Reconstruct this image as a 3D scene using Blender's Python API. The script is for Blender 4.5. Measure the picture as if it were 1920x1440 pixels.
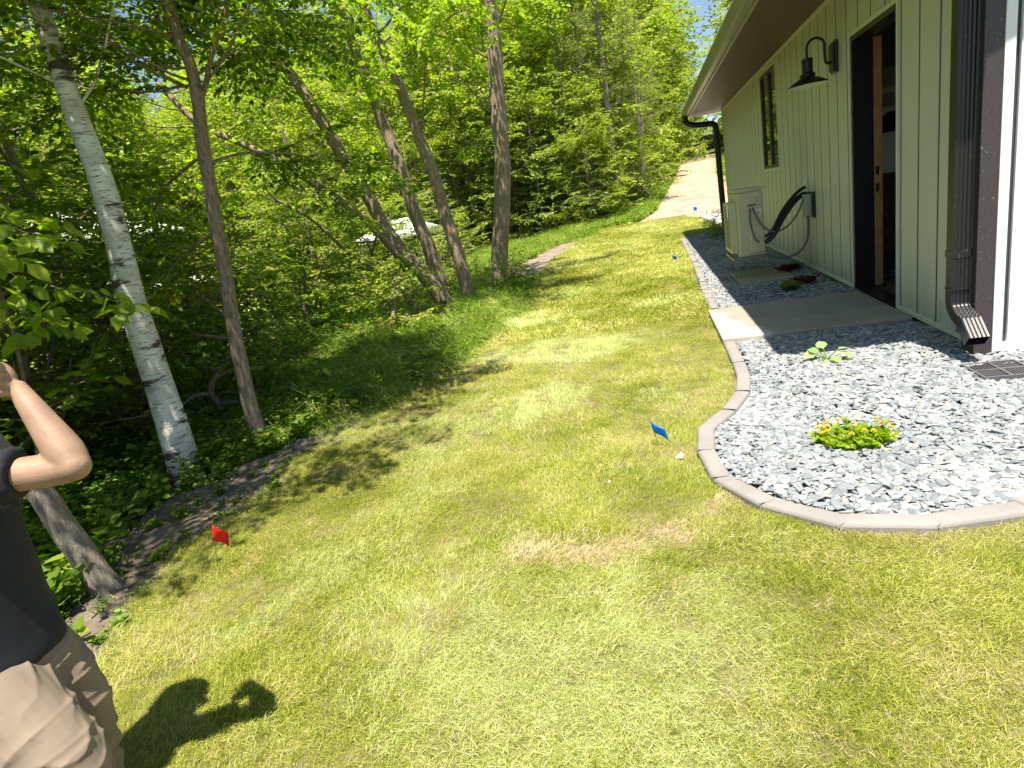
import bpy, bmesh, math, random
import numpy as np
from mathutils import Vector, Matrix, Euler
R = math.radians
for o in list(bpy.data.objects): bpy.data.objects.remove(o)
sc = bpy.context.scene
COL = sc.collection
# ------------------------------------------------------------------ camera, sky, sun, exposure
# axes of the world seen from the camera (rows: world x, y, z in camera space)
CR = Matrix(((0.9617, 0.1004, 0.2551), (0.2085, 0.3034, -0.9298), (-0.1709, 0.9476, 0.2700)))
def norm(v): v = Vector(v); v.normalize(); return v
_z = norm((-720, 3980, 1132)); _y = Vector((253, 368, -1132)); _y = norm(_y - _y.dot(_z) * _z); _x = _y.cross(_z)
CR = Matrix((_x, _y, _z))
cam = bpy.data.cameras.new("camera"); co = bpy.data.objects.new("camera", cam); COL.objects.link(co)
cam.sensor_width = 36; cam.lens = 1132 / 1920 * 36; cam.clip_start = .05; cam.clip_end = 800
co.matrix_world = Matrix.Translation((0, 0, 1.28)) @ CR.to_4x4()
sc.camera = co
SUN_DIR = norm((0.07, -0.34, 1.0))
el = math.asin(SUN_DIR.z); az = math.atan2(SUN_DIR.x, SUN_DIR.y)
w = bpy.data.worlds.new("World"); sc.world = w; w.use_nodes = True
nt = w.node_tree; bg = nt.nodes['Background']
sky = nt.nodes.new('ShaderNodeTexSky'); sky.sky_type = 'NISHITA'; sky.sun_disc = False
sky.sun_elevation = el; sky.sun_rotation = az; sky.air_density = 1.0; sky.dust_density = .6; sky.ozone_density = 1.5
nt.links.new(sky.outputs[0], bg.inputs[0]); bg.inputs[1].default_value = 0.075
sl = bpy.data.lights.new("sun", 'SUN'); sl.energy = 5.0; sl.angle = R(.53); sl.color = (1, .93, .78)
so = bpy.data.objects.new("sun", sl); COL.objects.link(so); so.rotation_euler = SUN_DIR.to_track_quat('Z', 'Y').to_euler()
sc.view_settings.view_transform = 'Standard'; sc.view_settings.look = 'None'; sc.view_settings.gamma = 1
sc.view_settings.exposure = 1.2
cy = sc.cycles
cy.max_bounces = 7; cy.diffuse_bounces = 4; cy.glossy_bounces = 3; cy.transmission_bounces = 4; cy.transparent_max_bounces = 4
cy.caustics_reflective = False; cy.caustics_refractive = False; cy.sample_clamp_indirect = 6
# ------------------------------------------------------------------ helpers
def tag(o, label=None, cat=None, group=None, kind=None):
    if label: o['label'] = label
    if cat: o['category'] = cat
    if group: o['group'] = group
    if kind: o['kind'] = kind
    return o
def empty(name, loc, label, cat, group=None, rz=0):
    o = bpy.data.objects.new(name, None); COL.objects.link(o); o.location = loc; o.rotation_euler = (0, 0, rz)
    o.empty_display_size = .1
    return tag(o, label, cat, group)
def link(name, me, mat, parent=None, smooth=False):
    o = bpy.data.objects.new(name, me); COL.objects.link(o)
    if mat:
        for m in (mat if isinstance(mat, (list, tuple)) else [mat]): me.materials.append(m)
    if smooth: me.shade_smooth()
    if parent:
        o.parent = parent
        l = Vector(parent.location)
        if parent.parent: l = l + Vector(parent.parent.location)
        o.location = -l if parent.parent is None else Vector((0, 0, 0)) 
    return o
# children are modelled in world coordinates; their parents (unrotated Empties) are subtracted here
def npmesh(name, V, F, attrs=None, mats=None):
    """V (n,3); F list of arrays of faces, each (m,k)"""
    me = bpy.data.meshes.new(name)
    V = np.asarray(V, np.float32)
    if not isinstance(F, list): F = [F]
    F = [np.asarray(f, np.int32) for f in F if len(f)]
    me.vertices.add(len(V)); me.vertices.foreach_set('co', V.ravel())
    nl = sum(f.size for f in F); nf = sum(len(f) for f in F)
    me.loops.add(nl); me.polygons.add(nf)
    me.loops.foreach_set('vertex_index', np.concatenate([f.ravel() for f in F]))
    tot = np.concatenate([np.full(len(f), f.shape[1]) for f in F]).astype(np.int32)
    me.polygons.foreach_set('loop_start', np.concatenate([[0], np.cumsum(tot)[:-1]]).astype(np.int32))
    if mats is not None: me.polygons.foreach_set('material_index', np.asarray(mats, np.int32))
    for k, a in (attrs or {}).items():
        at = me.attributes.new(k, 'FLOAT', 'POINT'); at.data.foreach_set('value', np.asarray(a, np.float32))
    me.update(calc_edges=True); me.validate()
    return me
class MB:
    def __init__(s): s.v = []; s.f = []
    def add(s, vs, fs):
        n = len(s.v); s.v += [tuple(v) for v in vs]; s.f += [tuple(i + n for i in f) for f in fs]; return s
    def box(s, a, b, M=None):
        (x0, y0, z0), (x1, y1, z1) = a, b
        vs = [(x0,y0,z0),(x1,y0,z0),(x1,y1,z0),(x0,y1,z0),(x0,y0,z1),(x1,y0,z1),(x1,y1,z1),(x0,y1,z1)]
        if M: vs = [M @ Vector(v) for v in vs]
        return s.add(vs, [(3,2,1,0),(4,5,6,7),(0,1,5,4),(1,2,6,5),(2,3,7,6),(3,0,4,7)])
    def prism(s, pts, axis, a, b):
        """pts: 2D outline, extruded along axis from a to b"""
        n = len(pts)
        def mk(p, t):
            return {'x': (t, p[0], p[1]), 'y': (p[0], t, p[1]), 'z': (p[0], p[1], t)}[axis]
        vs = [mk(p, a) for p in pts] + [mk(p, b) for p in pts]
        fs = [tuple(range(n)), tuple(range(2*n-1, n-1, -1))] + [(i, i+n, (i+1) % n + n, (i+1) % n) for i in range(n)]
        return s.add(vs, fs)
    def tube(s, pts, r, n=8, cap=True):
        V, F = tube_arr(pts, r, n); s.add(V, [tuple(f) for f in F])
        k = len(s.v) - len(V)
        if cap:
            s.f.append(tuple(k + i for i in range(n))); s.f.append(tuple(k + len(V) - 1 - i for i in range(n)))
        return s
    def lathe(s, prof, n=24, c=(0, 0, 0), M=None):
        vs = []
        for r, z in prof:
            for i in range(n):
                a = 2*math.pi*i/n; v = Vector((r*math.cos(a), r*math.sin(a), z))
                if M: v = M @ v
                vs.append((v[0]+c[0], v[1]+c[1], v[2]+c[2]))
        fs = [(j*n+i, j*n+(i+1) % n, (j+1)*n+(i+1) % n, (j+1)*n+i) for j in range(len(prof)-1) for i in range(n)]
        return s.add(vs, fs)
    def build(s, name, mat, parent=None, smooth=False, bevel=0, kids_origin=None):
        me = bpy.data.meshes.new(name); me.from_pydata(s.v, [], s.f); 
        bm = bmesh.new(); bm.from_mesh(me); bmesh.ops.recalc_face_normals(bm, faces=bm.faces); bm.to_mesh(me); bm.free()
        me.update()
        o = link(name, me, mat, parent, smooth)
        if bevel:
            m = o.modifiers.new('b', 'BEVEL'); m.width = bevel; m.segments = 2; m.limit_method = 'ANGLE'; m.angle_limit = R(40)
        return o
def tube_arr(pts, rad, n=8):
    P = np.asarray(pts, float); m = len(P)
    rad = np.full(m, rad, float) if np.isscalar(rad) else np.asarray(rad, float)
    T = np.gradient(P, axis=0); T /= np.linalg.norm(T, axis=1)[:, None] + 1e-9
    u = np.cross(T[0], [0, 0, 1]); 
    if np.linalg.norm(u) < .1: u = np.cross(T[0], [1, 0, 0])
    a = np.linspace(0, 2*np.pi, n, endpoint=False); V = []
    for i in range(m):
        u = u - T[i]*u.dot(T[i]); u /= np.linalg.norm(u) + 1e-9; v = np.cross(T[i], u)
        V.append(P[i] + rad[i]*(np.cos(a)[:, None]*u + np.sin(a)[:, None]*v))
    V = np.concatenate(V)
    i = np.arange(m-1)[:, None]*n; j = np.arange(n)[None]; k = (j+1) % n
    F = np.stack([i+j, i+k, i+n+k, i+n+j], -1).reshape(-1, 4)
    return V, F
def smooth_pts(pts, n):
    """Catmull-Rom resample"""
    P = np.asarray(pts, float); P = np.vstack([2*P[0]-P[1], P, 2*P[-1]-P[-2]]); out = []
    m = len(P) - 3
    for t in np.linspace(0, m - 1e-6, n):
        i = int(t); u = t - i; p0, p1, p2, p3 = P[i:i+4]
        out.append(.5*((2*p1) + (-p0+p2)*u + (2*p0-5*p1+4*p2-p3)*u*u + (-p0+3*p1-3*p2+p3)*u**3))
    return np.array(out)
# ------------------------------------------------------------------ materials
def mat(name):
    m = bpy.data.materials.new(name); m.use_nodes = True; nt = m.node_tree
    return m, nt, nt.nodes['Principled BSDF'], nt.nodes['Material Output']
def N(nt, t, **k):
    n = nt.nodes.new(t)
    for a, b in k.items():
        if a.startswith('i_'): n.inputs[a[2:].replace('_', ' ')].default_value = b
        else: setattr(n, a, b)
    return n
def ramp(nt, stops):
    r = nt.nodes.new('ShaderNodeValToRGB'); e = r.color_ramp.elements
    while len(e) < len(stops): e.new(.5)
    for x, (p, c) in zip(e, stops): x.position = p; x.color = (*c, 1)
    return r
def noise(nt, scale, detail=4, coord=None, rough=.55, vec=None, dist=0):
    n = N(nt, 'ShaderNodeTexNoise'); n.inputs['Scale'].default_value = scale; n.inputs['Detail'].default_value = detail
    n.inputs['Roughness'].default_value = rough; n.inputs['Distortion'].default_value = dist
    if coord is not None: nt.links.new(coord, n.inputs['Vector'])
    return n
def mapping(nt, src, scale=(1, 1, 1), rot=(0, 0, 0)):
    m = N(nt, 'ShaderNodeMapping'); m.inputs['Scale'].default_value = scale; m.inputs['Rotation'].default_value = rot
    nt.links.new(src, m.inputs['Vector']); return m.outputs[0]
def bump(nt, b, h, strength=.3, dist=.01):
    n = N(nt, 'ShaderNodeBump'); n.inputs['Strength'].default_value = strength; n.inputs['Distance'].default_value = dist
    nt.links.new(h, n.inputs['Height']); nt.links.new(n.outputs[0], b.inputs['Normal']); return n
def simple(name, col, rough=.6, metal=0, var=.12, scale=8, bumps=0, bscale=60, spec=.5):
    m, nt, b, out = mat(name); g = N(nt, 'ShaderNodeNewGeometry')
    n = noise(nt, scale, 5, g.outputs['Position'])
    r = ramp(nt, [(.3, [c*(1-var) for c in col]), (.7, [min(1, c*(1+var)) for c in col])])
    nt.links.new(n.outputs[0], r.inputs[0]); nt.links.new(r.outputs[0], b.inputs['Base Color'])
    b.inputs['Roughness'].default_value = rough; b.inputs['Metallic'].default_value = metal
    b.inputs['Specular IOR Level'].default_value = spec
    if bumps: bump(nt, b, noise(nt, bscale, 4, g.outputs['Position']).outputs[0], bumps, .004)
    return m
def leafmat(name, stops, trans=.45, tcol=(.35, .5, .04), rough=.45, patch=None, patchscale=1.5, tmul=1.9):
    """stops over per-leaf random 'rnd'; patch adds world-position noise to it"""
    m, nt, b, out = mat(name)
    a = N(nt, 'ShaderNodeAttribute', attribute_name='rnd'); fac = a.outputs['Fac']
    g = N(nt, 'ShaderNodeNewGeometry')
    if patch:
        n = noise(nt, patchscale, 4, g.outputs['Position'], .6)
        mm = N(nt, 'ShaderNodeMath', operation='MULTIPLY_ADD'); mm.inputs[1].default_value = patch; mm.inputs[2].default_value = -patch*.5
        nt.links.new(n.outputs[0], mm.inputs[0])
        ad = N(nt, 'ShaderNodeMath', operation='ADD'); ad.use_clamp = True
        nt.links.new(fac, ad.inputs[0]); nt.links.new(mm.outputs[0], ad.inputs[1]); fac = ad.outputs[0]
    r = ramp(nt, stops); nt.links.new(fac, r.inputs[0]); nt.links.new(r.outputs[0], b.inputs['Base Color'])
    b.inputs['Roughness'].default_value = rough; b.inputs['Specular IOR Level'].default_value = .35
    t = N(nt, 'ShaderNodeBsdfTranslucent')
    mx = N(nt, 'ShaderNodeMix', data_type='RGBA', blend_type='MULTIPLY'); mx.inputs[0].default_value = 1
    nt.links.new(r.outputs[0], mx.inputs[6]); mx.inputs[7].default_value = (tcol[0]*tmul*2.2, tcol[1]*tmul*2, tcol[2]*tmul*3, 1)
    nt.links.new(mx.outputs[2], t.inputs[0])
    ms = N(nt, 'ShaderNodeMixShader'); ms.inputs[0].default_value = trans
    nt.links.new(b.outputs[0], ms.inputs[1]); nt.links.new(t.outputs[0], ms.inputs[2]); nt.links.new(ms.outputs[0], out.inputs[0])
    return m
def barkmat(name, c0, c1, c2=None, lich=0, sc_=(14, 14, 3), b_=.9):
    m, nt, b, out = mat(name); g = N(nt, 'ShaderNodeNewGeometry'); p = g.outputs['Position']
    n = noise(nt, 5, 8, mapping(nt, p, sc_), .7)
    r = ramp(nt, [(.3, c0), (.55, c1), (.75, [x*1.35 for x in c1])]); nt.links.new(n.outputs[0], r.inputs[0]); c = r.outputs[0]
    if c2:
        n2 = noise(nt, 5, 6, mapping(nt, p, (1.2, 1.2, 1)), .7)
        r2 = ramp(nt, [(.62 - lich*.2, (0, 0, 0)), (.7 - lich*.2, (1, 1, 1))]); nt.links.new(n2.outputs[0], r2.inputs[0])
        mx = N(nt, 'ShaderNodeMix', data_type='RGBA'); nt.links.new(r2.outputs[0], mx.inputs[0]); nt.links.new(c, mx.inputs[6]); mx.inputs[7].default_value = (*c2, 1); c = mx.outputs[2]
    nt.links.new(c, b.inputs['Base Color']); b.inputs['Roughness'].default_value = .9; b.inputs['Specular IOR Level'].default_value = .2
    bump(nt, b, n.outputs[0], b_, .03)
    return m
M = {}
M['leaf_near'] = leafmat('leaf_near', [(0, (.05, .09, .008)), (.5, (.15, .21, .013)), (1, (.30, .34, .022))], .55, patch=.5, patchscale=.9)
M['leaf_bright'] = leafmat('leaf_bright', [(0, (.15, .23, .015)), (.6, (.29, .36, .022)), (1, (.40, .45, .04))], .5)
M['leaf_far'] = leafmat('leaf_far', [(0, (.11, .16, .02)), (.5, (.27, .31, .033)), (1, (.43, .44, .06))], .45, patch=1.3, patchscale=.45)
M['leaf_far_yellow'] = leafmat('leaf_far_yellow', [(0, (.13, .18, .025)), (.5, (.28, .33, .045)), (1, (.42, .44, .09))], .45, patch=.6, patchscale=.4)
M['needle'] = leafmat('needle', [(0, (.07, .13, .04)), (.6, (.2, .27, .08)), (1, (.36, .45, .2))], .25, patch=.4)
M['needle_pine'] = leafmat('needle_pine', [(0, (.10, .14, .035)), (.6, (.25, .29, .07)), (1, (.38, .40, .12))], .25, patch=.4)
M['weed'] = leafmat('weed', [(0, (.05, .12, .012)), (.6, (.15, .235, .025)), (1, (.31, .36, .04))], .45, patch=.4)
M['tall_grass'] = leafmat('tall_grass', [(0, (.07, .16, .012)), (.45, (.20, .30, .03)), (.8, (.36, .42, .06)), (1, (.60, .58, .22))], .4, patch=1.5, patchscale=1.6, tmul=1.3)
M['lawn'] = leafmat('lawn', [(0, (.13, .18, .01)), (.3, (.27, .31, .022)), (.62, (.43, .44, .06)), (.86, (.58, .54, .17)), (1, (.66, .54, .32))], .3, patch=1.6, patchscale=2.2, tmul=1.1)
M['hosta'] = leafmat('hosta', [(0, (.22, .34, .12)), (1, (.36, .47, .2))], .3)
M['flower'] = leafmat('flower', [(0, (.75, .5, .01)), (1, (.85, .62, .02))], .3, tcol=(.3, .25, .03))
M['red_leaf'] = leafmat('red_leaf', [(0, (.06, .012, .02)), (1, (.15, .022, .04))], .3, tcol=(.4, .1, .1))
M['bark'] = barkmat('bark', (.09, .065, .045), (.36, .28, .21), (.48, .45, .38), .05)
M['bark_orange'] = barkmat('bark_orange', (.11, .08, .06), (.42, .335, .26), (.46, .22, .05), .22)
M['bark_grey'] = barkmat('bark_grey', (.10, .085, .07), (.30, .26, .22), (.36, .2, .08), .1)
def birch_mat():
    m, nt, b, out = mat('birch_bark'); g = N(nt, 'ShaderNodeNewGeometry'); p = g.outputs['Position']
    n = noise(nt, 4, 6, mapping(nt, p, (1, 1, 1.6)), .6)
    r = ramp(nt, [(.3, (.42, .40, .34)), (.6, (.68, .67, .62)), (.8, (.6, .5, .38))]); nt.links.new(n.outputs[0], r.inputs[0])
    n2 = noise(nt, 5, 5, mapping(nt, p, (3, 3, 26)), .6)       # fine lenticels
    r2 = ramp(nt, [(.36, (.0, .0, .0)), (.44, (1, 1, 1))]); nt.links.new(n2.outputs[0], r2.inputs[0])
    n3 = noise(nt, 1.6, 4, mapping(nt, p, (1.2, 1.2, 4.5)), .65)  # dark bands
    r3 = ramp(nt, [(.40, (0, 0, 0)), (.45, (1, 1, 1))]); nt.links.new(n3.outputs[0], r3.inputs[0])
    m1 = N(nt, 'ShaderNodeMix', data_type='RGBA'); nt.links.new(r2.outputs[0], m1.inputs[0]); m1.inputs[6].default_value = (.2, .16, .12, 1); nt.links.new(r.outputs[0], m1.inputs[7])
    m2 = N(nt, 'ShaderNodeMix', data_type='RGBA'); nt.links.new(r3.outputs[0], m2.inputs[0]); m2.inputs[6].default_value = (.07, .05, .04, 1); nt.links.new(m1.outputs[2], m2.inputs[7])
    nt.links.new(m2.outputs[2], b.inputs['Base Color']); b.inputs['Roughness'].default_value = .7
    bump(nt, b, m2.outputs[2], .5, .01)
    return m
M['birch'] = birch_mat()
def soil_mat(name, c0, c1, c2, s=3):
    m, nt, b, out = mat(name); g = N(nt, 'ShaderNodeNewGeometry'); p = g.outputs['Position']
    n = noise(nt, s, 8, p, .65); r = ramp(nt, [(.3, c0), (.5, c1), (.72, c2)]); nt.links.new(n.outputs[0], r.inputs[0])
    nt.links.new(r.outputs[0], b.inputs['Base Color']); b.inputs['Roughness'].default_value = .95
    n2 = noise(nt, 40, 6, p, .7); bump(nt, b, n2.outputs[0], .8, .02)
    return m
M['forest_floor'] = soil_mat('forest_floor', (.05, .07, .02), (.10, .13, .035), (.2, .24, .06), .8)
M['thatch'] = soil_mat('thatch', (.09, .08, .025), (.16, .14, .05), (.26, .22, .11), 6)
M['soil'] = soil_mat('soil', (.06, .045, .032), (.13, .10, .075), (.24, .19, .15), 5)
M['dirt'] = soil_mat('dirt', (.24, .175, .13), (.37, .28, .21), (.48, .375, .29), 1.2)
M['gravel_bed'] = soil_mat('gravel_bed', (.25, .26, .27), (.42, .43, .44), (.6, .6, .6), 20)
def stone_mat():
    m, nt, b, out = mat('crushed_stone'); a = N(nt, 'ShaderNodeAttribute', attribute_name='rnd')
    oi = N(nt, 'ShaderNodeObjectInfo'); g = N(nt, 'ShaderNodeNewGeometry')
    r = ramp(nt, [(0, (.15, .17, .19)), (.35, (.225, .245, .265)), (.7, (.295, .31, .32)), (.93, (.39, .39, .385)), (1, (.46, .38, .30))])
    nt.links.new(oi.outputs['Random'], r.inputs[0])
    n = noise(nt, 45, 5, g.outputs['Position'], .65); mx = N(nt, 'ShaderNodeMix', data_type='RGBA', blend_type='MULTIPLY'); mx.inputs[0].default_value = .5
    r2 = ramp(nt, [(.3, (.6, .62, .66)), (.6, (1, 1, 1))]); nt.links.new(n.outputs[0], r2.inputs[0])
    nt.links.new(r.outputs[0], mx.inputs[6]); nt.links.new(r2.outputs[0], mx.inputs[7]); nt.links.new(mx.outputs[2], b.inputs['Base Color'])
    b.inputs['Roughness'].default_value = .8; bump(nt, b, n.outputs[0], .4, .003)
    return m
M['stone'] = stone_mat()
M['siding'] = simple('siding', (.58, .585, .56), .42, 0, .03, 3, .06, 220)  # same white siding as the front, side-wall shade put into a darker base colour
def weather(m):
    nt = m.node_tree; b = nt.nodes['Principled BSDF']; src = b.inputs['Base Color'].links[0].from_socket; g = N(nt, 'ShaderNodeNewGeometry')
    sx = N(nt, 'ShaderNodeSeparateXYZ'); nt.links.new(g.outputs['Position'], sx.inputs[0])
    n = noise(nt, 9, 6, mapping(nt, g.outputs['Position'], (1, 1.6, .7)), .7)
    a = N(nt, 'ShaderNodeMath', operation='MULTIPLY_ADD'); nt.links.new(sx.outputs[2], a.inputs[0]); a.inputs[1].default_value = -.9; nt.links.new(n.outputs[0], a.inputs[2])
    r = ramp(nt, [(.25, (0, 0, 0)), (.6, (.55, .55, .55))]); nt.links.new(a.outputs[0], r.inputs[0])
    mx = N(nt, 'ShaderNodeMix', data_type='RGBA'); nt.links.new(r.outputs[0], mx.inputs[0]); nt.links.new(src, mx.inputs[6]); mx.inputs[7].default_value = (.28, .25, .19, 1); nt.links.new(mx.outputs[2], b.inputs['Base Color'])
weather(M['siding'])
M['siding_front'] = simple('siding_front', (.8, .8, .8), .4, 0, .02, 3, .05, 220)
M['trim'] = simple('trim', (.68, .70, .60), .4, 0, .03)
M['groove'] = simple('groove', (.05, .055, .06), .6, 0, .05)
def bronze_mat(name='bronze', col=(.045, .035, .04), rough=.38):
    m, nt, b, out = mat(name); g = N(nt, 'ShaderNodeNewGeometry'); p = g.outputs['Position']
    n = noise(nt, 260, 3, p, .6); r = ramp(nt, [(.5, col), (.62, [c*1.3 for c in col]), (.74, [c*2.6 for c in col])]); nt.links.new(n.outputs[0], r.inputs[0])
    n3 = noise(nt, 90, 2, p); r3 = ramp(nt, [(.70, (0, 0, 0)), (.74, (1, 1, 1))]); nt.links.new(n3.outputs[0], r3.inputs[0])
    mx = N(nt, 'ShaderNodeMix', data_type='RGBA'); nt.links.new(r3.outputs[0], mx.inputs[0]); nt.links.new(r.outputs[0], mx.inputs[6]); mx.inputs[7].default_value = (.3, .28, .26, 1)
    nt.links.new(mx.outputs[2], b.inputs['Base Color']); b.inputs['Roughness'].default_value = rough
    bump(nt, b, n.outputs[0], .15, .002); return m
M['bronze'] = bronze_mat()
M['black_metal'] = bronze_mat('black_metal', (.012, .011, .013), .35)
M['soffit'] = simple('soffit', (.13, .08, .07), .45, 0, .08)
M['gutter'] = simple('gutter', (.27, .27, .20), .35, 0, .05)
M['shingle'] = simple('shingle', (.12, .11, .1), .9, 0, .3, 20, .5)
M['foundation'] = simple('foundation', (.07, .06, .055), .8, 0, .2, 10, .4)
M['concrete'] = simple('concrete', (.46, .41, .36), .85, 0, .10, 2.5, .35, 150)
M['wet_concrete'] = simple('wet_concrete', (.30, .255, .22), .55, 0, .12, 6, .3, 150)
M['apron'] = simple('apron', (.7, .68, .64), .85, 0, .06, 2, .3, 150)
M['paver'] = simple('paver', (.25, .23, .225), .85, 0, .14, 7, .5, 190)
M['wood'] = simple('wood', (.36, .19, .09), .55, 0, .2, 12)
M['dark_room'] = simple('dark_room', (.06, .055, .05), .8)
M['white_goods'] = simple('white_goods', (.75, .75, .73), .4, 0, .03)
M['glass'] = simple('glass', (.012, .016, .014), .03, 0, 0, 1, 0, 1, 1.0)
M['ac'] = simple('ac', (.55, .53, .36), .45, 0, .04)
M['ac_dark'] = simple('ac_dark', (.16, .165, .13), .5)
M['grey_plastic'] = simple('grey_plastic', (.34, .37, .36), .5)
M['hose'] = simple('hose', (.012, .012, .014), .45)
M['conduit'] = simple('conduit', (.13, .14, .14), .45)
M['lamp_inner'] = simple('lamp_inner', (.75, .75, .68), .5)
M['flag_blue'] = leafmat('flag_blue', [(0, (.0, .19, .72)), (1, (.0, .21, .75))], .35, tcol=(.1, .28, .25))
M['flag_red'] = leafmat('flag_red', [(0, (.7, .015, .02)), (1, (.7, .015, .02))], .35, tcol=(.3, .1, .1))
M['wire'] = simple('wire', (.25, .24, .22), .4, .8)
M['drain'] = simple('drain', (.10, .095, .10), .5)
M['litter'] = simple('litter', (.8, .78, .8), .5)
M['blue_siding'] = simple('blue_siding', (.06, .30, .52), .6, 0, .1)
M['white_roof'] = simple('white_roof', (.75, .74, .72), .5, 0, .05)
M['red_hull'] = simple('red_hull', (.28, .02, .04), .5)
M['skin'] = simple('skin', (.31, .195, .13), .55, 0, .16, 22, .2, 300)
M['skin'].node_tree.nodes['Principled BSDF'].inputs['Subsurface Weight'].default_value = .08
M['skin'].node_tree.nodes['Principled BSDF'].inputs['Subsurface Radius'].default_value = (.012, .004, .002)
M['tee'] = simple('tee', (.006, .008, .017), .85, 0, .15, 30, .3, 500)
M['khaki'] = simple('khaki', (.205, .16, .12), .85, 0, .12, 12, .35, 600)
M['hair'] = simple('hair', (.06, .04, .025), .6, 0, .4, 60)
M['eye'] = simple('eye', (.5, .5, .5), .2)
M['car_paint'] = simple('car_paint', (.03, .035, .05), .3)
# ------------------------------------------------------------------ terrain
def lerp(x, xs, ys): return np.interp(x, xs, ys)
def terr(x, y):
    x = np.asarray(x, float); y = np.asarray(y, float)
    left = -.07*np.clip(-3.2 - x, 0, 8)*np.clip((y+4)/8, 0, 1)
    rise = .09*np.clip(y-24, 0, 200)*np.clip((x+14)/12, .25, 1)
    bumpy = .06*np.sin(x*1.3+1)*np.sin(y*.9)*np.clip((-2.6-x)/2, 0, 1)
    return left + rise + bumpy
LY = [-3, 1.0, 1.34, 1.68, 2.02, 2.4, 3.13, 4.23, 5.37, 7.69, 10.86, 16, 25.2]
LX = [-1.2, -1.88, -2.08, -2.22, -2.28, -2.28, -2.31, -2.3, -1.98, -1.89, -2.17, -2.35, -1.9]
def lawn_left(y):
    y = np.asarray(y, float)
    return lerp(y, LY, LX) + .05*np.sin(y*5.1) + .03*np.sin(y*13+1)
EDGE = [(.66, 15.0), (.61, 13.56), (.57, 10.12), (.52, 8.32), (.49, 7.25), (.48, 5.97), (.46, 5.27), (.45, 4.63), (.44, 4.06), (.41, 3.8), (.34, 3.49), (.15, 3.19), (.10, 2.87), (.15, 2.49), (.29, 2.27), (.48, 2.11), (.67, 2.06), (.87, 2.06), (1.07, 2.1), (1.5, 2.25), (2.2, 2.35), (3.2, 2.35)]
EDGE = [(x+.0, y) for x, y in EDGE]
def in_poly(x, y, P):
    x = np.asarray(x); y = np.asarray(y); c = np.zeros(x.shape, bool); n = len(P)
    for i in range(n):
        x1, y1 = P[i]; x2, y2 = P[(i+1) % n]
        if y1 == y2: continue
        c ^= ((y1 > y) != (y2 > y)) & (x < (x2-x1)*(y-y1)/(y2-y1)+x1)
    return c
BED = EDGE + [(4.5, 2.35), (4.5, 4.0), (1.82, 4.0), (1.82, 15.0)]
def grid_sheet(name, xs_of, ys, nx, dz, m, kind='structure', zf=terr):
    V = []; ys = np.asarray(ys)
    for y in ys:
        a, b = xs_of(y); xx = np.linspace(a, b, nx); V.append(np.stack([xx, np.full(nx, y), zf(xx, np.full(nx, y)) + dz], -1))
    V = np.concatenate(V); i = np.arange(len(ys)-1)[:, None]*nx + np.arange(nx-1)[None]
    F = np.stack([i, i+1, i+nx+1, i+nx], -1).reshape(-1, 4)
    o = link(name, npmesh(name, V, F), m, None, True); tag(o, kind=kind); return o
ysg = np.concatenate([np.linspace(-60, -6, 10), np.linspace(-5, 60, 131), np.linspace(65, 300, 30)])
def gx():
    xs = np.concatenate([np.linspace(-200, -32, 12), np.linspace(-30, 12, 106), np.linspace(20, 200, 12)])
    V = []
    for y in ysg: V.append(np.stack([xs, np.full(len(xs), y), terr(xs, np.full(len(xs), y)) - .06], -1))
    nx = len(xs); V = np.concatenate(V); i = np.arange(len(ysg)-1)[:, None]*nx + np.arange(nx-1)[None]
    F = np.stack([i, i+1, i+nx+1, i+nx], -1).reshape(-1, 4)
    o = link('ground', npmesh('ground', V, F), M['forest_floor'], None, True); tag(o, kind='structure')
gx()
def lawn_right(y):
    return 6.0 if y < 2.0 else (float(np.interp(y, [15, 16, 18.2, 20.5, 24.6], [1.6, 1.75, 1.75, 1.65, 1.3])) if y >= 15.0 else 2.0)
def lawn_far(x): return float(np.interp(x, [-2.4, -1.9, -.4, .4, 1.6], [24.6, 25.2, 24.9, 24.8, 23.3]))
grid_sheet('lawn', lambda y: (float(lawn_left(y)), (6.0 if y < 2.3 else .78) if y < 15 else max(float(lawn_left(y))+.1, lawn_right(y))), np.linspace(-3, 24.8, 120), 14, -.003, M['thatch'])
grid_sheet('soil_strip', lambda y: (float(lawn_left(y)) - float(np.interp(y, [-2, 1.3, 1.8, 2.6, 3.2, 4, 30], [.25, .3, .35, .75, .4, .12, .1])), float(lawn_left(y))+.06), np.linspace(-2, 6, 90), 8, -.010, M['soil'], zf=lambda x, y: terr(x, y) + .02*np.sin(x*23+y*17)*np.sin(y*31-x*9))
grid_sheet('dirt_path', lambda y: (float(np.interp(y, [10.5, 12, 16, 20, 26], [-3.0, -3.3, -3.6, -3.2, -2.0])), float(lawn_left(y))+.08), np.linspace(10.4, 22, 40), 8, -.014, soil_mat('path_dirt', (.14, .105, .08), (.24, .185, .145), (.36, .29, .24), 3))
DY = [23.0, 24.9, 26.6, 29, 31.8, 39.4, 51.9, 56.4, 60]
DL = [-.6, -.4, .15, .45, .76, 1.55, 2.67, 3.5, 6.5]
DR = [14, 14, 9, 5.2, 4.0, 4.3, 5.7, 7.2, 10]
M['field'] = soil_mat('field', (.20, .26, .05), (.28, .33, .07), (.38, .40, .12), 1.5)
grid_sheet('neighbour_lawn', lambda y: (-26, float(np.interp(y, [9, 12, 14, 22, 24.6, 25, 29], [-9, -5.5, -3, -2.6, -2.3, -.7, .5]))), np.linspace(9.5, 29, 60), 60, -.025, M['field'])
grid_sheet('driveway', lambda y: (float(np.interp(y, DY, DL)), float(np.interp(y, DY, DR))), np.linspace(23.0, 59, 100), 24, -.010, M['dirt'])
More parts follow.
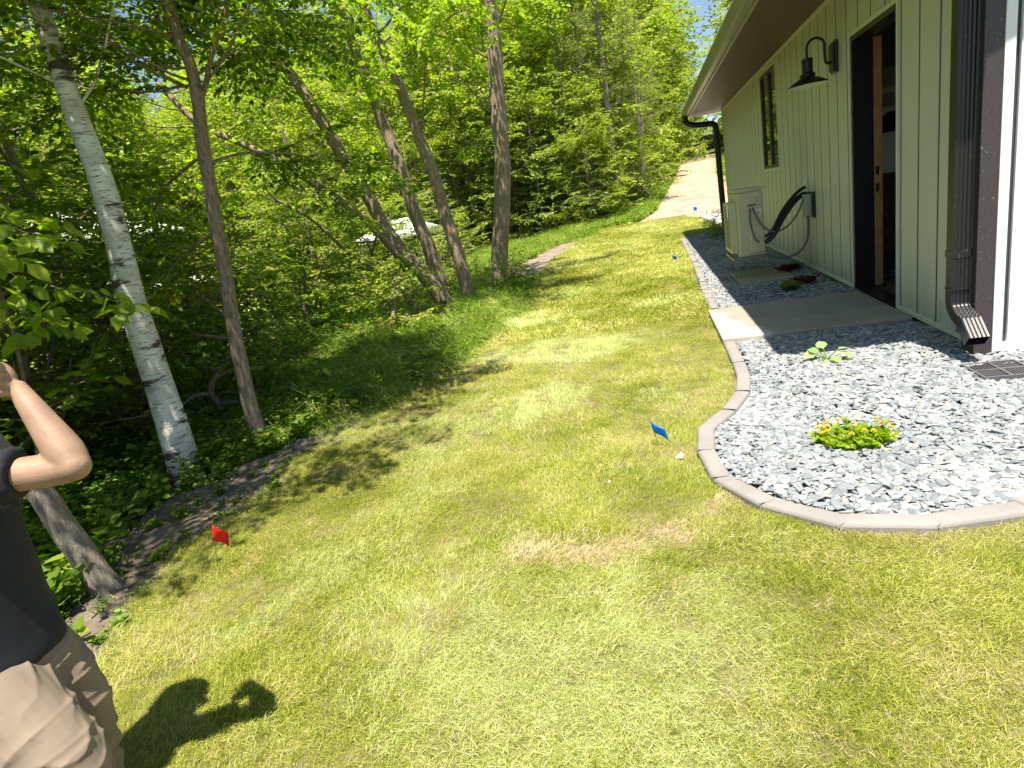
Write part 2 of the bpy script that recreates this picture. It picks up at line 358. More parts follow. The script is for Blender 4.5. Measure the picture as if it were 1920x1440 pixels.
MB().box((1.7, 17.6, -.1), (7, 22.6, .035)).build('concrete_apron', M['apron'], bevel=.01)['kind'] = 'structure'
b = MB(); b.prism([(x+.06, y+.03) if y < 6 else (x+.05, y) for x, y in EDGE] + [(4.5, 2.4), (4.5, 4.05), (1.9, 4.05), (1.9, 15.0)], 'z', -.06, .006)
b.build('gravel_bed_base', M['gravel_bed'])['kind'] = 'structure'
# concrete slabs
def slab():
    m, nt, b, out = mat('stoop_concrete'); g = N(nt, 'ShaderNodeNewGeometry'); p = g.outputs['Position']
    n = noise(nt, 3, 6, p, .6); 
    r = ramp(nt, [(.35, (.40, .35, .30)), (.65, (.50, .45, .40))]); nt.links.new(n.outputs[0], r.inputs[0])
    # darker area with a wavy edge covering the house side of the slab
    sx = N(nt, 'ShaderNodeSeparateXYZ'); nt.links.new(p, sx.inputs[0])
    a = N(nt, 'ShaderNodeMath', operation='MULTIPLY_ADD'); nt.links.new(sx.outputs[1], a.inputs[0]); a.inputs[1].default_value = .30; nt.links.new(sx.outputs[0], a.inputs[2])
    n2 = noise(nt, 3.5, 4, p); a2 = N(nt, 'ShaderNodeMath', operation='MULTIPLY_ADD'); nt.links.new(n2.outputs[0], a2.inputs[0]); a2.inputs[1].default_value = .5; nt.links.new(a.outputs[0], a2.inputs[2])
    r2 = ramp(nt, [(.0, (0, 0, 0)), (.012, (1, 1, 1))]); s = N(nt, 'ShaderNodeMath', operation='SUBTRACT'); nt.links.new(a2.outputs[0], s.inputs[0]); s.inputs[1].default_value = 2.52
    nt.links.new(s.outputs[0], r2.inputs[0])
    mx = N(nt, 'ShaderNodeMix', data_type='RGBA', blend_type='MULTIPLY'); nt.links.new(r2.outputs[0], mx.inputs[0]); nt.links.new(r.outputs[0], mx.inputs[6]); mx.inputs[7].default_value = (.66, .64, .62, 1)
    nt.links.new(mx.outputs[2], b.inputs['Base Color']); b.inputs['Roughness'].default_value = .85
    bump(nt, b, noise(nt, 160, 4, p).outputs[0], .35, .004)
    return m
o = MB().box((.45, 4.87, -.1), (1.78, 6.07, .055)).build('doorstep_slab', slab(), bevel=.012); tag(o, 'large square concrete slab in front of the black doorway, half darker', 'concrete slab')
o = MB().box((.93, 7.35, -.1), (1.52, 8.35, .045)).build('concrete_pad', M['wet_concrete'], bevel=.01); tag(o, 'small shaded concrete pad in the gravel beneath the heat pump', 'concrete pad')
# ------------------------------------------------------------------ house
YN, YF, XW, ZS = 3.9, 15.55, 1.80, 2.66      # near corner, far corner, side wall plane, soffit height
XR, XG, YG = 10.4, 1.04, 3.45                # far side wall, gutter face, front rake
house = empty('house', (XW, YN, 0), 'single-storey garage with pale board siding, brown soffit and black doorway beside the gravel bed', 'house')
P = .35                                       # roof pitch
DO = (5.22, 6.27, .02, 2.2); WO = (9.42, 10.58, 1.24, 2.56)
def siding(name, m, parent):
    b = MB(); step = .305; y = YN + .05
    ys = []
    while y < YF: ys.append(y); y += step
    ys.append(YF)
    cuts = sorted(set(ys + [DO[0], DO[1], WO[0], WO[1]]))
    for a, c in zip(cuts[:-1], cuts[1:]):
        mid = (a+c)/2; ga = .010 if a in ys else 0; gc = .010 if c in ys else 0
        spans = [(.06, ZS)]
        if DO[0] < mid < DO[1]: spans = [(DO[3], ZS)]
        if WO[0] < mid < WO[1]: spans = [(.06, WO[2]), (WO[3], ZS)]
        for z0, z1 in spans:
            b.prism([(XW+.012, a+ga+.0), (XW, a+ga+.005), (XW, c-gc-.005), (XW+.012, c-gc)], 'z', z0, z1)
    o = b.build(name, m, parent); q = MB()
    for y in ys[1:-1]:
        spans = [(.06, ZS)]
        if DO[0]-.02 < y < DO[1]+.02: spans = [(DO[3], ZS)]
        if WO[0]-.02 < y < WO[1]+.02: spans = [(.06, WO[2]), (WO[3], ZS)]
        for z0, z1 in spans: q.box((XW+.0015, y-.0085, z0), (XW+.011, y+.0085, z1))
    q.build('seam_strips', M['groove'], parent); return o
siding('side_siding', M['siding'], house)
b = MB()   # dark backing seen in the grooves, pierced by the openings
for y0, y1, z0, z1 in [(YN+.02, DO[0], .06, ZS), (DO[0], DO[1], DO[3], ZS), (DO[1], WO[0], .06, ZS), (WO[0], WO[1], .06, WO[2]), (WO[0], WO[1], WO[3], ZS), (WO[1], YF, .06, ZS)]:
    b.box((XW+.012, y0, z0), (XW+.15, y1, z1))
b.build('wall_core', M['groove'], house)
b = MB()
for k in range(25):
    x0 = 1.90 + k*.34; x1 = min(x0+.34, XR)
    zt0, zt1 = [ZS + P*((x-XG) if x < 6.1 else (2*6.1-XG-x)) - .12 for x in (x0, x1)]
    b.prism([(x0+.004, .06), (x1-.004, .06), (x1-.004, zt1), (x0+.004, zt0)], 'y', YN, YN+.05)
b.build('front_siding', M['siding_front'], house)
MB().box((1.84, YN+.05, .0), (XR, YN+.2, ZS)).build('front_wall_core', M['groove'], house)
MB().box((XR-.15, YN+.2, 0), (XR, 5.2, ZS)).box((XR-.15, 5.2, 2.35), (XR, 14, ZS)).box((XR-.15, 14, 0), (XR, YF, ZS)).box((XW+.15, YF-.15, 0), (XR-.15, YF, ZS)).build('rear_wall', M['siding'], house)  # unseen far wall, opening added to let daylight into the interior
b = MB().box((1.825, YN-.012, .035), (1.875, YN+.02, 2.9)).box((1.875, YN-.012, .035), (XR, YN+.02, .085)); b.build('front_trim', M['siding_front'], house, bevel=.003)
MB().box((1.735, YN-.006, -.05), (1.825, YN+.035, 3.0)).box((1.735, YN+.035, .03), (1.79, YN+.14, ZS)).build('corner_board', M['bronze'], house, bevel=.004)
MB().box((1.83, YN+.008, -.15), (XR, YN+.05, .06)).box((1.835, YN+.05, -.15), (1.95, DO[0], .06)).box((1.835, DO[1], -.15), (1.95, YF, .06)).box((1.835, DO[0], -.15), (1.95, DO[1], .02)).build('foundation', M['foundation'], house)
b = MB().box((XW-.012, DO[1]+.0, .045), (XW+.01, YF, .075)).box((XW-.012, YN+.14, .045), (XW+.01, DO[0], .075)).box((XW-.012, YN+.1, ZS-.035), (XW+.01, YF, ZS))
b.build('starter_trim', M['trim'], house)
# soffit of ribbed panels, fascia, gutter, roof
b = MB(); y = YG
while y < YF+.35:
    b.box((XG+.06, y+.005, ZS), (XW+.02, y+.035, ZS+.02)); y += .042
sf = b.build('soffit', M['soffit'], house); MB().box((XG+.06, YG, ZS+.008), (XW+.02, YF+.35, ZS+.03)).build('vent_channel', M['groove'], sf)
MB().box((XG+.03, YG, ZS-.015), (XG+.06, YF+.38, ZS+.15)).build('fascia', M['gutter'], house, bevel=.004)
g_ = [(XG+.03, ZS+.14), (XG-.09, ZS+.145), (XG-.10, ZS+.12), (XG-.075, ZS+.075), (XG-.055, ZS+.03), (XG-.04, ZS+.012), (XG+.03, ZS+.01)]
MB().prism(g_, 'y', YG-.02, YF+.36).build('gutter', M['gutter'], house)
b = MB(); zr = ZS+.15
for s in (0, 1):
    xs = (XG-.02, 6.1) if s == 0 else (12.2-XG+.02, 6.1)
    zz = zr + P*(6.1-XG)
    b.prism([(xs[0], zr), (xs[0], zr+.05), (xs[1], zz+.06), (xs[1], zz)], 'y', YG-.03, YF+.4)
b.build('roof', M['shingle'], house)
b = MB().prism([(XG-.02, zr-.14), (XG-.02, zr-.0), (6.1, zr+P*(6.1-XG)-.0), (6.1, zr+P*(6.1-XG)-.16)], 'y', YG-.01, YG+.02)
b.prism([(12.2-XG, zr-.14), (12.2-XG, zr), (6.1, zr+P*(6.1-XG)), (6.1, zr+P*(6.1-XG)-.16)], 'y', YG-.01, YG+.02); b.build('rake_board', M['gutter'], house)
b = MB().prism([(XG+.06, ZS+.03), (XG+.06, ZS+.05), (6.1, ZS+.05+P*(6.1-XG)), (6.1, ZS+.03+P*(6.1-XG))], 'y', YG+.02, YN+.0); b.build('rake_soffit', M['soffit'], house)
# doorway: black frame, wooden jamb with strike plates, dark interior
df = MB().box((1.795, DO[1]-.035, .02), (1.96, DO[1], DO[3])).box((1.795, DO[0], .02), (1.96, DO[0]+.03, DO[3])).box((1.795, DO[0]+.03, DO[3]-.04), (1.96, DO[1]-.035, DO[3])).box((1.80, DO[0]+.03, .02), (1.96, DO[1]-.035, .05)).build('door_frame', M['black_metal'], house, bevel=.003)
jb = MB().box((1.962, DO[1]-.03, .05), (2.03, DO[1]+.0, DO[3]-.04)).build('wooden_jamb', M['wood'], df, bevel=.002)
for z in (1.08, .93): MB().box((1.975, DO[1]-.034, z-.035), (2.0, DO[1]-.0295, z+.035)).build('strike_plate', M['black_metal'], df)
b = MB().box((1.785, DO[0]-.03, .05), (1.803, DO[0], DO[3]+.03)).box((1.785, DO[1], .05), (1.803, DO[1]+.03, DO[3]+.03)).box((1.785, DO[0], DO[3]), (1.803, DO[1], DO[3]+.03)); b.build('door_trim', M['trim'], house)
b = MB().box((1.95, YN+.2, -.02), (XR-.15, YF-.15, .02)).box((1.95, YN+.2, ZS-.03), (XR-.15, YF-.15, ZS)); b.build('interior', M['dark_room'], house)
# window
wi = MB(); y0, y1, z0, z1 = WO
for a, c in [((XW-.006, y0, z0), (XW+.05, y0+.05, z1)), ((XW-.006, y1-.05, z0), (XW+.05, y1, z1)), ((XW-.006, y0+.05, z0), (XW+.05, y1-.05, z0+.05)), ((XW-.006, y0+.05, z1-.05), (XW+.05, y1-.05, z1)), ((XW-.004, (y0+y1)/2-.045, z0+.05), (XW+.05, (y0+y1)/2+.045, z1-.05))]: wi.box(a, c)
win = wi.build('window', M['bronze'], house, bevel=.003)
for a, c in ((y0+.05, (y0+y1)/2-.045), ((y0+y1)/2+.045, y1-.05)): MB().box((XW+.02, a, z0+.05), (XW+.03, c, z1-.05)).build('pane', M['glass'], win)
b = MB().box((XW-.015, y0-.03, z0-.035), (XW+.005, y1+.03, z0)).box((XW-.015, y0-.03, z0), (XW+.005, y0, z1+.03)).box((XW-.015, y1, z0), (XW+.005, y1+.03, z1+.03)).box((XW-.015, y0, z1), (XW+.005, y1, z1+.03)); b.build('window_trim', M['trim'], win)
# downspouts
def sweep_rect(b, path, wx, wy, ribs=True):
    """path of (x, y, z, tilt angle about the x-axis dir) rectangular ribbed tube"""
    out = []
    k = 5
    for i in range(k+1): out += [(-.5 + i/k, -.5)] + ([(-.5 + (i+.5)/k, -.46)] if i < k else [])
    out += [(.5, .5)]
    for i in range(k, -1, -1):
        out += [(-.5 + i/k, .5)] if i < k else []
    n = len(out); vs = []
    for (x, y, z, ax, ay) in path:          # ax, ay: outward tilt of the section plane
        Mx = Euler((ax, ay, 0)).to_matrix()
        for u, v in out:
            p = Mx @ Vector((u*wx, v*wy, 0)); vs.append((x+p.x, y+p.y, z+p.z))
    fs = [(j*n+i, j*n+(i+1) % n, (j+1)*n+(i+1) % n, (j+1)*n+i) for j in range(len(path)-1) for i in range(n)]
    b.add(vs, fs); return b
b = MB(); path = [(1.685, 3.98, 2.5, 0, 0), (1.685, 3.98, .42, 0, 0), (1.685, 3.98, .34, 0, 0)]
for i in range(1, 8):
    t = i/7; a = t*R(48); path.append((1.685 - .0*t, 3.98 - .13*(1-math.cos(a))/.33, .34 - .12*math.sin(a), -a, 0))
    path.append((1.685, 3.98 - .13*(1-math.cos(a))/.33 - .004, .34 - .12*math.sin(a) - .006, -a, 0))
x, y, z = path[-1][:3]; path.append((x, y-.10, z-.09, -R(48), 0))
path = path[:]
o = sweep_rect(b, path, .10, .075).build('near_downspout', M['black_metal'], house); o.name = 'downspout'; o['label'] = 'black ribbed downspout at the near corner of the house'
MB().box((1.63, 3.94, .60), (1.74, 4.02, .64)).build('strap', M['black_metal'], o); MB().box((1.63, 3.935, .415), (1.74, 4.025, .42)).build('strap', M['black_metal'], o)
# inside of the outlet
pts = smooth_pts([(1.0, 15.45, 2.69), (1.0, 15.45, 2.60), (1.03, 15.45, 2.52), (1.15, 15.45, 2.46), (1.40, 15.45, 2.42), (1.55, 15.45, 2.41), (1.62, 15.45, 2.36), (1.645, 15.45, 2.25), (1.66, 15.45, 1.2), (1.68, 15.45, .1)], 40)
o = MB().tube(pts, .065, 10).build('downspout', M['black_metal'], house, True); o['label'] = 'black downspout curving back to the far corner of the house'
# ------------------------------------------------------------------ things on and by the wall
lamp = empty('wall_lamp', (1.8, 6.72, 2.12), 'black gooseneck barn lamp with a wide shade, mounted on the wall left of the doorway', 'lamp')
MB().box((1.775, 6.62, 1.99), (1.80, 6.80, 2.26)).prism([(6.64, 2.01), (6.78, 2.01), (6.78, 2.24), (6.64, 2.24)], 'x', 1.755, 1.775).build('backplate', M['black_metal'], lamp, bevel=.006)
aa = [(1.76, 6.70, 2.09), (1.72, 6.70, 2.09), (1.71, 6.70, 2.12), (1.705, 6.70, 2.20)]
for t in np.linspace(0, math.pi, 9): aa.append((1.63 + .075*math.cos(t), 6.70, 2.245 + .075*math.sin(t)))
aa += [(1.555, 6.70, 2.20), (1.555, 6.70, 2.15)]
MB().tube(smooth_pts(aa, 40), .012, 10).build('arm', M['black_metal'], lamp, True)
c = (1.555, 6.70, 1.95)
sh = MB().lathe([(.001, .215), (.045, .213), (.052, .20), (.05, .185), (.046, .175), (.048, .10), (.05, .085), (.066, .08), (.07, .07), (.066, .058), (.06, .054), (.075, .045), (.13, .02), (.175, -.012), (.18, -.02)], 40, c).build('shade', M['black_metal'], lamp, True)
MB().lathe([(.179, -.0205), (.15, .0), (.1, .018), (.05, .03), (.001, .034)], 40, c).build('reflector', M['lamp_inner'], sh, True)
# heat pump
ac = empty('heat_pump', (1.14, 8.1, 0), 'beige outdoor heat pump unit on a wire stand beside the side wall', 'heat pump')
X0, X1, Y0, Y1, Z0, Z1 = .99, 1.28, 7.75, 8.52, .29, 1.06
MB().box((X0, Y0, Z0), (X1, Y1, Z1-.02)).build('casing', M['ac'], ac, bevel=.02)
MB().box((X0-.012, Y0-.008, Z1-.02), (X1+.012, Y1+.01, Z1+.012)).build('top_cover', M['ac'], ac, bevel=.01)
b = MB(); ym = (Y0+Y1)/2 + .03
b.box((X0-.075, Y0+.10, Z0+.05), (X0-.055, Y0+.14, Z1-.13)).box((X0-.075, Y1-.1, Z0+.05), (X0-.055, Y1-.06, Z1-.13))
b.box((X0-.075, Y0+.14, Z1-.17), (X0-.003, Y1-.1, Z1-.13)).box((X0-.075, Y0+.14, Z0+.05), (X0-.003, Y1-.1, Z0+.09))
b.box((X0-.055, Y0+.10, Z0+.05), (X0-.002, Y0+.115, Z1-.13))
for k in range(13): z = Z0+.11+k*.038; b.box((X0-.072, Y0+.14, z), (X0-.064, Y1-.1, z+.008))
for k in range(6): y = Y0+.18+k*.075; b.box((X0-.064, y, Z0+.09), (X0-.058, y+.006, Z1-.17))
fg = b.build('fan_grille', M['ac'], ac, bevel=.002)
Mx = Matrix.Translation((X0-.02, ym, (Z0+Z1)/2-.03)) @ Matrix.Rotation(R(-90), 4, 'Y')
MB().lathe([(.001, .0), (.24, .0), (.24, .018), (.001, .018)], 30, M=Mx).build('fan_opening', M['ac_dark'], ac)
MB().box((X0+.10, Y0-.02, Z1-.20), (X0+.22, Y0-.001, Z1-.10)).build('handle', M['ac'], ac, bevel=.006)
MB().box((X0+.115, Y0-.022, Z1-.19), (X0+.205, Y0-.0205, Z1-.165)).build('handle_recess', M['ac_dark'], ac)
MB().box((X0+.12, Y0-.03, Z0+.04), (X1-.005, Y0-.001, Z0+.34)).build('valve_cover', M['ac'], ac, bevel=.015)
MB().box((X0+.2, Y0-.0035, Z1-.30), (X0+.265, Y0-.001, Z1-.23)).build('rating_label', M['white_goods'], ac)
b = MB().box((X0+.21, Y0-.0045, Z1-.285), (X0+.245, Y0-.0034, Z1-.272)).box((X0+.21, Y0-.0045, Z1-.262), (X0+.235, Y0-.0034, Z1-.256)); b.build('label_print', M['ac_dark'], ac)
b = MB()
for x in (X0-.06, X1-.03):
    for y in (Y0-.02, Y1-.06):
        for dx in (0, .035): b.tube([(x+dx, y, .045), (x+dx*.9, y, Z0-.01)], .0045, 6)
b.box((X0-.08, Y0-.03, Z0-.02), (X1, Y0-.005, Z0)).box((X0-.08, Y1-.07, Z0-.02), (X1, Y1-.04, Z0)).box((X0-.08, Y0-.005, Z0-.02), (X0-.06, Y1-.07, Z0)).box((X1-.02, Y0-.005, Z0-.02), (X1, Y1-.07, Z0))
b.build('stand', M['wire'], ac)
# line set, conduits and disconnect box
ls = empty('line_set', (1.8, 7.95, .98), 'thick black insulated refrigerant lines looping from the wall to the heat pump', 'hose')
b = MB()
for k, (dy, dz) in enumerate([(0, .02), (.05, -.045), (-.045, -.05)]):
    b.tube(smooth_pts([(1.82, 8.02+dy, .95+dz), (1.74, 7.95+dy, .94+dz), (1.62, 7.86+dy, .87+dz), (1.48, 7.76+dy, .73+dz*1.2), (1.36, 7.68+dy, .56+dz), (1.27, 7.68+dy*.5, .48+dz)], 30), .020, 9)
b.build('insulated_pipe', M['hose'], ls, True)
MB().box((1.785, 7.93, .87), (1.802, 8.11, 1.06)).build('wall_flange', M['trim'], ls, bevel=.004)
db = empty('disconnect_box', (1.8, 7.74, .8), 'small grey electrical disconnect box with looping conduits, left of the doorway', 'electrical box')
MB().box((1.775, 7.60, .64), (1.80, 7.82, .92)).build('mounting_plate', M['black_metal'], db)
MB().box((1.70, 7.66, .66), (1.775, 7.78, .90)).build('cover', M['grey_plastic'], db, bevel=.008)
MB().box((1.699, 7.69, .70), (1.7, 7.75, .80)).build('warning_label', simple('warning_label', (.55, .6, .12), .5), db)
MB().tube(smooth_pts([(1.74, 7.72, .66), (1.74, 7.72, .50), (1.72, 7.72, .38), (1.64, 7.72, .27), (1.52, 7.72, .23), (1.40, 7.74, .24), (1.28, 7.76, .30)], 30), .014, 8).build('conduit', M['conduit'], db, True)
MB().tube(smooth_pts([(1.70, 7.70, .86), (1.62, 7.68, .70), (1.50, 7.66, .58), (1.36, 7.66, .55), (1.24, 7.68, .64), (1.17, 7.72, .80), (1.16, 7.745, .84)], 30), .012, 8).build('conduit', M['conduit'], db, True)
MB().tube(smooth_pts([(1.13, 7.745, .84), (1.12, 7.72, .70), (1.15, 7.70, .52), (1.2, 7.70, .45)], 20), .010, 8).build('conduit', M['conduit'], db, True)
# things glimpsed inside the garage
fr = empty('cabinet', (3.0, 9.0, 0), 'white wall cabinet glimpsed through the top of the doorway', 'cabinet')
MB().box((2.55, 8.9, 1.97), (3.55, 9.3, 2.17)).build('upper_door', M['white_goods'], fr, bevel=.01)
MB().box((2.55, 8.9, 1.74), (3.55, 9.3, 1.88)).build('lower_door', M['white_goods'], fr, bevel=.01)
MB().box((2.7, 8.89, 2.04), (2.8, 8.899, 2.07)).build('handle', M['black_metal'], fr)
o = MB(); rng0 = random.Random(4)
for k in range(7):
    z = 1.42 + k*.03; o.lathe([(.001, 0), (.26-.02*k, .0), (.28-.02*k, .02), (.24-.02*k, .045), (.001, .05)], 14, (2.95+rng0.uniform(-.04, .04), 8.6, z-.0))
o = o.build('bag_pile', M['hose'], None, True); tag(o, 'pile of black bags inside, just under the white cabinet', 'bags')
o = MB().box((2.5, 8.2, .02), (3.4, 8.9, .9)).box((2.47, 8.17, .9), (3.43, 8.93, .94)).build('workbench', M['wood'], None, bevel=.01); tag(o, 'dark wooden workbench inside the garage seen low in the doorway', 'workbench')
# drain grate under the downspout
dg = MB(); gx0, gy0, s_ = 1.73, 3.60, .13
dg.box((gx0-s_, gy0-s_, .0), (gx0+s_, gy0-s_+.012, .03)).box((gx0-s_, gy0+s_-.012, .0), (gx0+s_, gy0+s_, .03)).box((gx0-s_, gy0-s_+.012, .0), (gx0-s_+.012, gy0+s_-.012, .03)).box((gx0+s_-.012, gy0-s_+.012, .0), (gx0+s_, gy0+s_-.012, .03))
dg.box((gx0-.006, gy0-s_+.012, .005), (gx0+.006, gy0+s_-.012, .029)).box((gx0-s_+.012, gy0-.006, .005), (gx0-.006, gy0+.006, .028)).box((gx0+.006, gy0-.006, .005), (gx0+s_-.012, gy0+.006, .028))
for k in range(7):
    a = .013 + k*.0155
    if k % 2 == 0: dg.box((gx0+.006, gy0+a, .006), (gx0+s_-.012, gy0+a+.006, .026)); dg.box((gx0-s_+.012, gy0-a-.006, .006), (gx0-.006, gy0-a, .026))
    dg.box((gx0+a, gy0-s_+.012, .007), (gx0+a+.006, gy0-.006, .025)); dg.box((gx0-a-.006, gy0+.006, .007), (gx0-a, gy0+s_-.012, .025))
dg.v = [(a, b_, c+.004) for a, b_, c in dg.v]; o = dg.build('drain_grate', M['drain']); tag(o, 'square black plastic drain grate in the gravel beneath the downspout outlet', 'drain grate')
# ------------------------------------------------------------------ edging stones
from bisect import bisect
path = smooth_pts([(x, y, 0) for x, y in EDGE], 400)[:, :2]
seg = np.concatenate([[0], np.cumsum(np.linalg.norm(np.diff(path, axis=0), axis=1))])
def at_s(s): return np.array([np.interp(s, seg, path[:, 0]), np.interp(s, seg, path[:, 1])])
ords = 'first second third fourth fifth sixth seventh eighth ninth tenth eleventh twelfth thirteenth fourteenth fifteenth sixteenth seventeenth eighteenth nineteenth twentieth'.split()
def ordinal(i):
    if i < 20: return ords[i]
    t = ['twenty', 'thirty', 'forty', 'fifty', 'sixty', 'seventy'][(i+1)//10-2]; u = (i+1) % 10
    return t + '-' + ords[u-1] if u else {'twenty': 'twentieth', 'thirty': 'thirtieth', 'forty': 'fortieth', 'fifty': 'fiftieth', 'sixty': 'sixtieth'}[t]
def edging(i, s0, s1, W=.086, H=.036, lift=0, nm='edging_stone'):
    rr = random.Random(i*7+1); n = 6; V = []; prof = []
    for u in (0, .0, .06, .2, .5, .8, .94, 1.0, 1.0):
        prof.append(u)
    pz = [-.06, H*.55, H*.86, H*.98, H, H*.98, H*.86, H*.55, -.06]
    dz = rr.uniform(-.004, .004); yw = rr.uniform(-.015, .015)
    K = len(prof); rows = []
    for k in range(n+1):
        t = k/n; a = at_s(s0 + (s1-s0)*t); b_ = at_s(min(s1, s0 + (s1-s0)*t + .02)); 
        A, B = at_s(s0), at_s(s1); d = B - A; d /= np.linalg.norm(d); nr = np.array([-d[1], d[0]])
        base = A + (B-A)*t
        for u, z in zip(prof, pz):
            # rounded interlocking ends: convex at start, concave at end
            arc = .028*math.sqrt(max(0, 1-(2*u-1)**2))
            e = arc
            p = base + nr*(u*W) + d*(e + .002*(1-2*t))
            rows.append((p[0], p[1], z + dz + yw*(t-.5)*.4))
    fs = [(j*K+i_, j*K+i_+1, (j+1)*K+i_+1, (j+1)*K+i_) for j in range(n) for i_ in range(K-1)]
    fs += [tuple(range(K)), tuple(n*K + K-1-i_ for i_ in range(K))]
    bb = MB().add(rows, fs); o = bb.build(nm, M['paver'], None, False)
    m = o.modifiers.new('b', 'BEVEL'); m.width = .006; m.segments = 2; m.limit_method = 'ANGLE'; m.angle_limit = R(35)
    # move origin to the stone
    c = at_s((s0+s1)/2)
    o.data.transform(Matrix.Translation((-c[0], -c[1], 0))); o.location = (c[0], c[1], 0); return o
s = .0; i = 0; L = seg[-1]; stones = []
while s < L - .1:
    y = at_s(s)[1]; step = .30
    if s + step > L: break
    a0, a1 = at_s(s), at_s(s+step)
    if (4.87 < a0[1] < 6.07 or 4.87 < a1[1] < 6.07) and a0[0] < .6: s += .02; continue
    stones.append((s, s+step)); s += step + .002
for i, (a, c) in enumerate(stones):
    o = edging(i, a, c); tag(o, f'{ordinal(len(stones)-1-i)} edging stone of the bed border, counted from its near right end', 'edging stone', 'concrete edging stones round the gravel bed')
# ------------------------------------------------------------------ flags
def flag(x, y, lean, fl, col, label, h=.42, wdt=.10, fh=.07, rz=0):
    f = empty('marker_flag', (x, y, 0), label, 'flag', 'small marker flags stuck in the lawn')
    top = Vector((x, y, 0)) + Vector(lean).normalized()*h
    MB().tube([(x, y, -.05), tuple(top)], .0016, 5).build('wire', M['wire'], f)
    d = Vector((math.cos(rz), math.sin(rz), 0)); up = Vector(lean).normalized(); nrm = d.cross(up)
    V = []; n = 8
    for j in range(5):
        for i in range(n+1):
            t = i/n; p = top - up*(fh*j/4) + d*(wdt*t) - up*(fl*t*wdt) + nrm*(.012*math.sin(t*4+j*.5))
            V.append(p)
    F = [(j*(n+1)+i, j*(n+1)+i+1, (j+1)*(n+1)+i+1, (j+1)*(n+1)+i) for j in range(4) for i in range(n)]
    o = MB().add(V, F).build('flag_sheet', M[col], f, True); md = o.modifiers.new('s', 'SOLIDIFY'); md.thickness = .0008
    return f
flag(-.07, 2.97, (-.25, .1, 1), .95, 'flag_blue', 'nearest and largest blue marker flag, left of the curved stone edging', .15, .055, .065, R(-25))
flag(.47, 7.56, (0, 0, 1), .5, 'flag_blue', 'blue marker flag hugging the edging stones near the concrete slab', .16, .06, .07, R(60))
flag(.30, 10.77, (-.05, 0, 1), .7, 'flag_blue', 'blue marker flag standing in the lawn left of the heat pump', .13, .07, .06, R(10))
flag(1.70, 20.3, (0, 0, 1), .1, 'flag_blue', 'distant blue marker flag at the corner of the white concrete apron', .30, .08, .2, R(80))
flag(1.66, 25.4, (0, 0, 1), .3, 'flag_blue', 'farthest blue marker flag, standing out on the dirt driveway', .28, .14, .14, R(10))
flag(-1.99, 1.94, (.22, .05, 1), 1.0, 'flag_red', 'only red marker flag, at the left lawn edge by the bare soil', .24, .06, .07, R(35))
# litter on the lawn
o = MB().add([(0, 0, .02), (.018, .006, .03), (.03, -.006, .02), (.012, -.015, .012), (.006, .012, .01), (-.012, -.006, .012)], [(0, 1, 2, 3), (0, 4, 1), (0, 3, 5), (0, 5, 4)]).build('paper_scrap', M['litter']); o.location = (.01, 2.78, .01); tag(o, 'crumpled white scrap in the grass below the nearest blue flag', 'litter')
o = MB().add([(0, 0, .028), (.008, .003, .03), (.01, -.007, .025), (.0, -.008, .024)], [(0, 1, 2, 3)]).build('paper_scrap', M['litter']); o.location = (-.31, 2.53, .01); tag(o, 'tiny white scrap lying alone in the middle of the lawn', 'litter')
# ------------------------------------------------------------------ scatter
def scatter(name, protos, P_, rot, scl, idx, seedcol=None):
    c = bpy.data.collections.new(name + '_kinds')
    for p in protos: c.objects.link(p)
    me = bpy.data.meshes.new(name); n = len(P_); me.vertices.add(n); me.vertices.foreach_set('co', np.asarray(P_, np.float32).ravel())
    a = me.attributes.new('rot', 'FLOAT_VECTOR', 'POINT'); a.data.foreach_set('vector', np.asarray(rot, np.float32).ravel())
    scl = np.asarray(scl, np.float32); 
    if scl.ndim == 1: scl = np.repeat(scl[:, None], 3, 1)
    a = me.attributes.new('scl', 'FLOAT_VECTOR', 'POINT'); a.data.foreach_set('vector', scl.ravel())
    a = me.attributes.new('idx', 'INT', 'POINT'); a.data.foreach_set('value', np.asarray(idx, np.int32))
    o = bpy.data.objects.new(name, me); COL.objects.link(o)
    g = bpy.data.node_groups.new(name, 'GeometryNodeTree')
    g.interface.new_socket('Geometry', in_out='INPUT', socket_type='NodeSocketGeometry'); g.interface.new_socket('Geometry', in_out='OUTPUT', socket_type='NodeSocketGeometry')
    gi = g.nodes.new('NodeGroupInput'); go = g.nodes.new('NodeGroupOutput'); ci = g.nodes.new('GeometryNodeCollectionInfo')
    ci.inputs['Collection'].default_value = c; ci.inputs['Separate Children'].default_value = True; ci.inputs['Reset Children'].default_value = True
    ip = g.nodes.new('GeometryNodeInstanceOnPoints'); ip.inputs['Pick Instance'].default_value = True
    def na(nm, t):
        x = g.nodes.new('GeometryNodeInputNamedAttribute'); x.data_type = t; x.inputs[0].default_value = nm; return x.outputs[0]
    g.links.new(gi.outputs[0], ip.inputs['Points']); g.links.new(ci.outputs[0], ip.inputs['Instance'])
    g.links.new(na('idx', 'INT'), ip.inputs['Instance Index'])
    er = g.nodes.new('FunctionNodeEulerToRotation'); g.links.new(na('rot', 'FLOAT_VECTOR'), er.inputs[0]); g.links.new(er.outputs[0], ip.inputs['Rotation'])
    g.links.new(na('scl', 'FLOAT_VECTOR'), ip.inputs['Scale']); g.links.new(ip.outputs[0], go.inputs[0])
    m = o.modifiers.new('scatter', 'NODES'); m.node_group = g
    tag(o, kind='stuff'); return o
def proto(name, me, m):
    o = bpy.data.objects.new(name, me)
    for x in (m if isinstance(m, (list, tuple)) else [m]): me.materials.append(x)
    return o
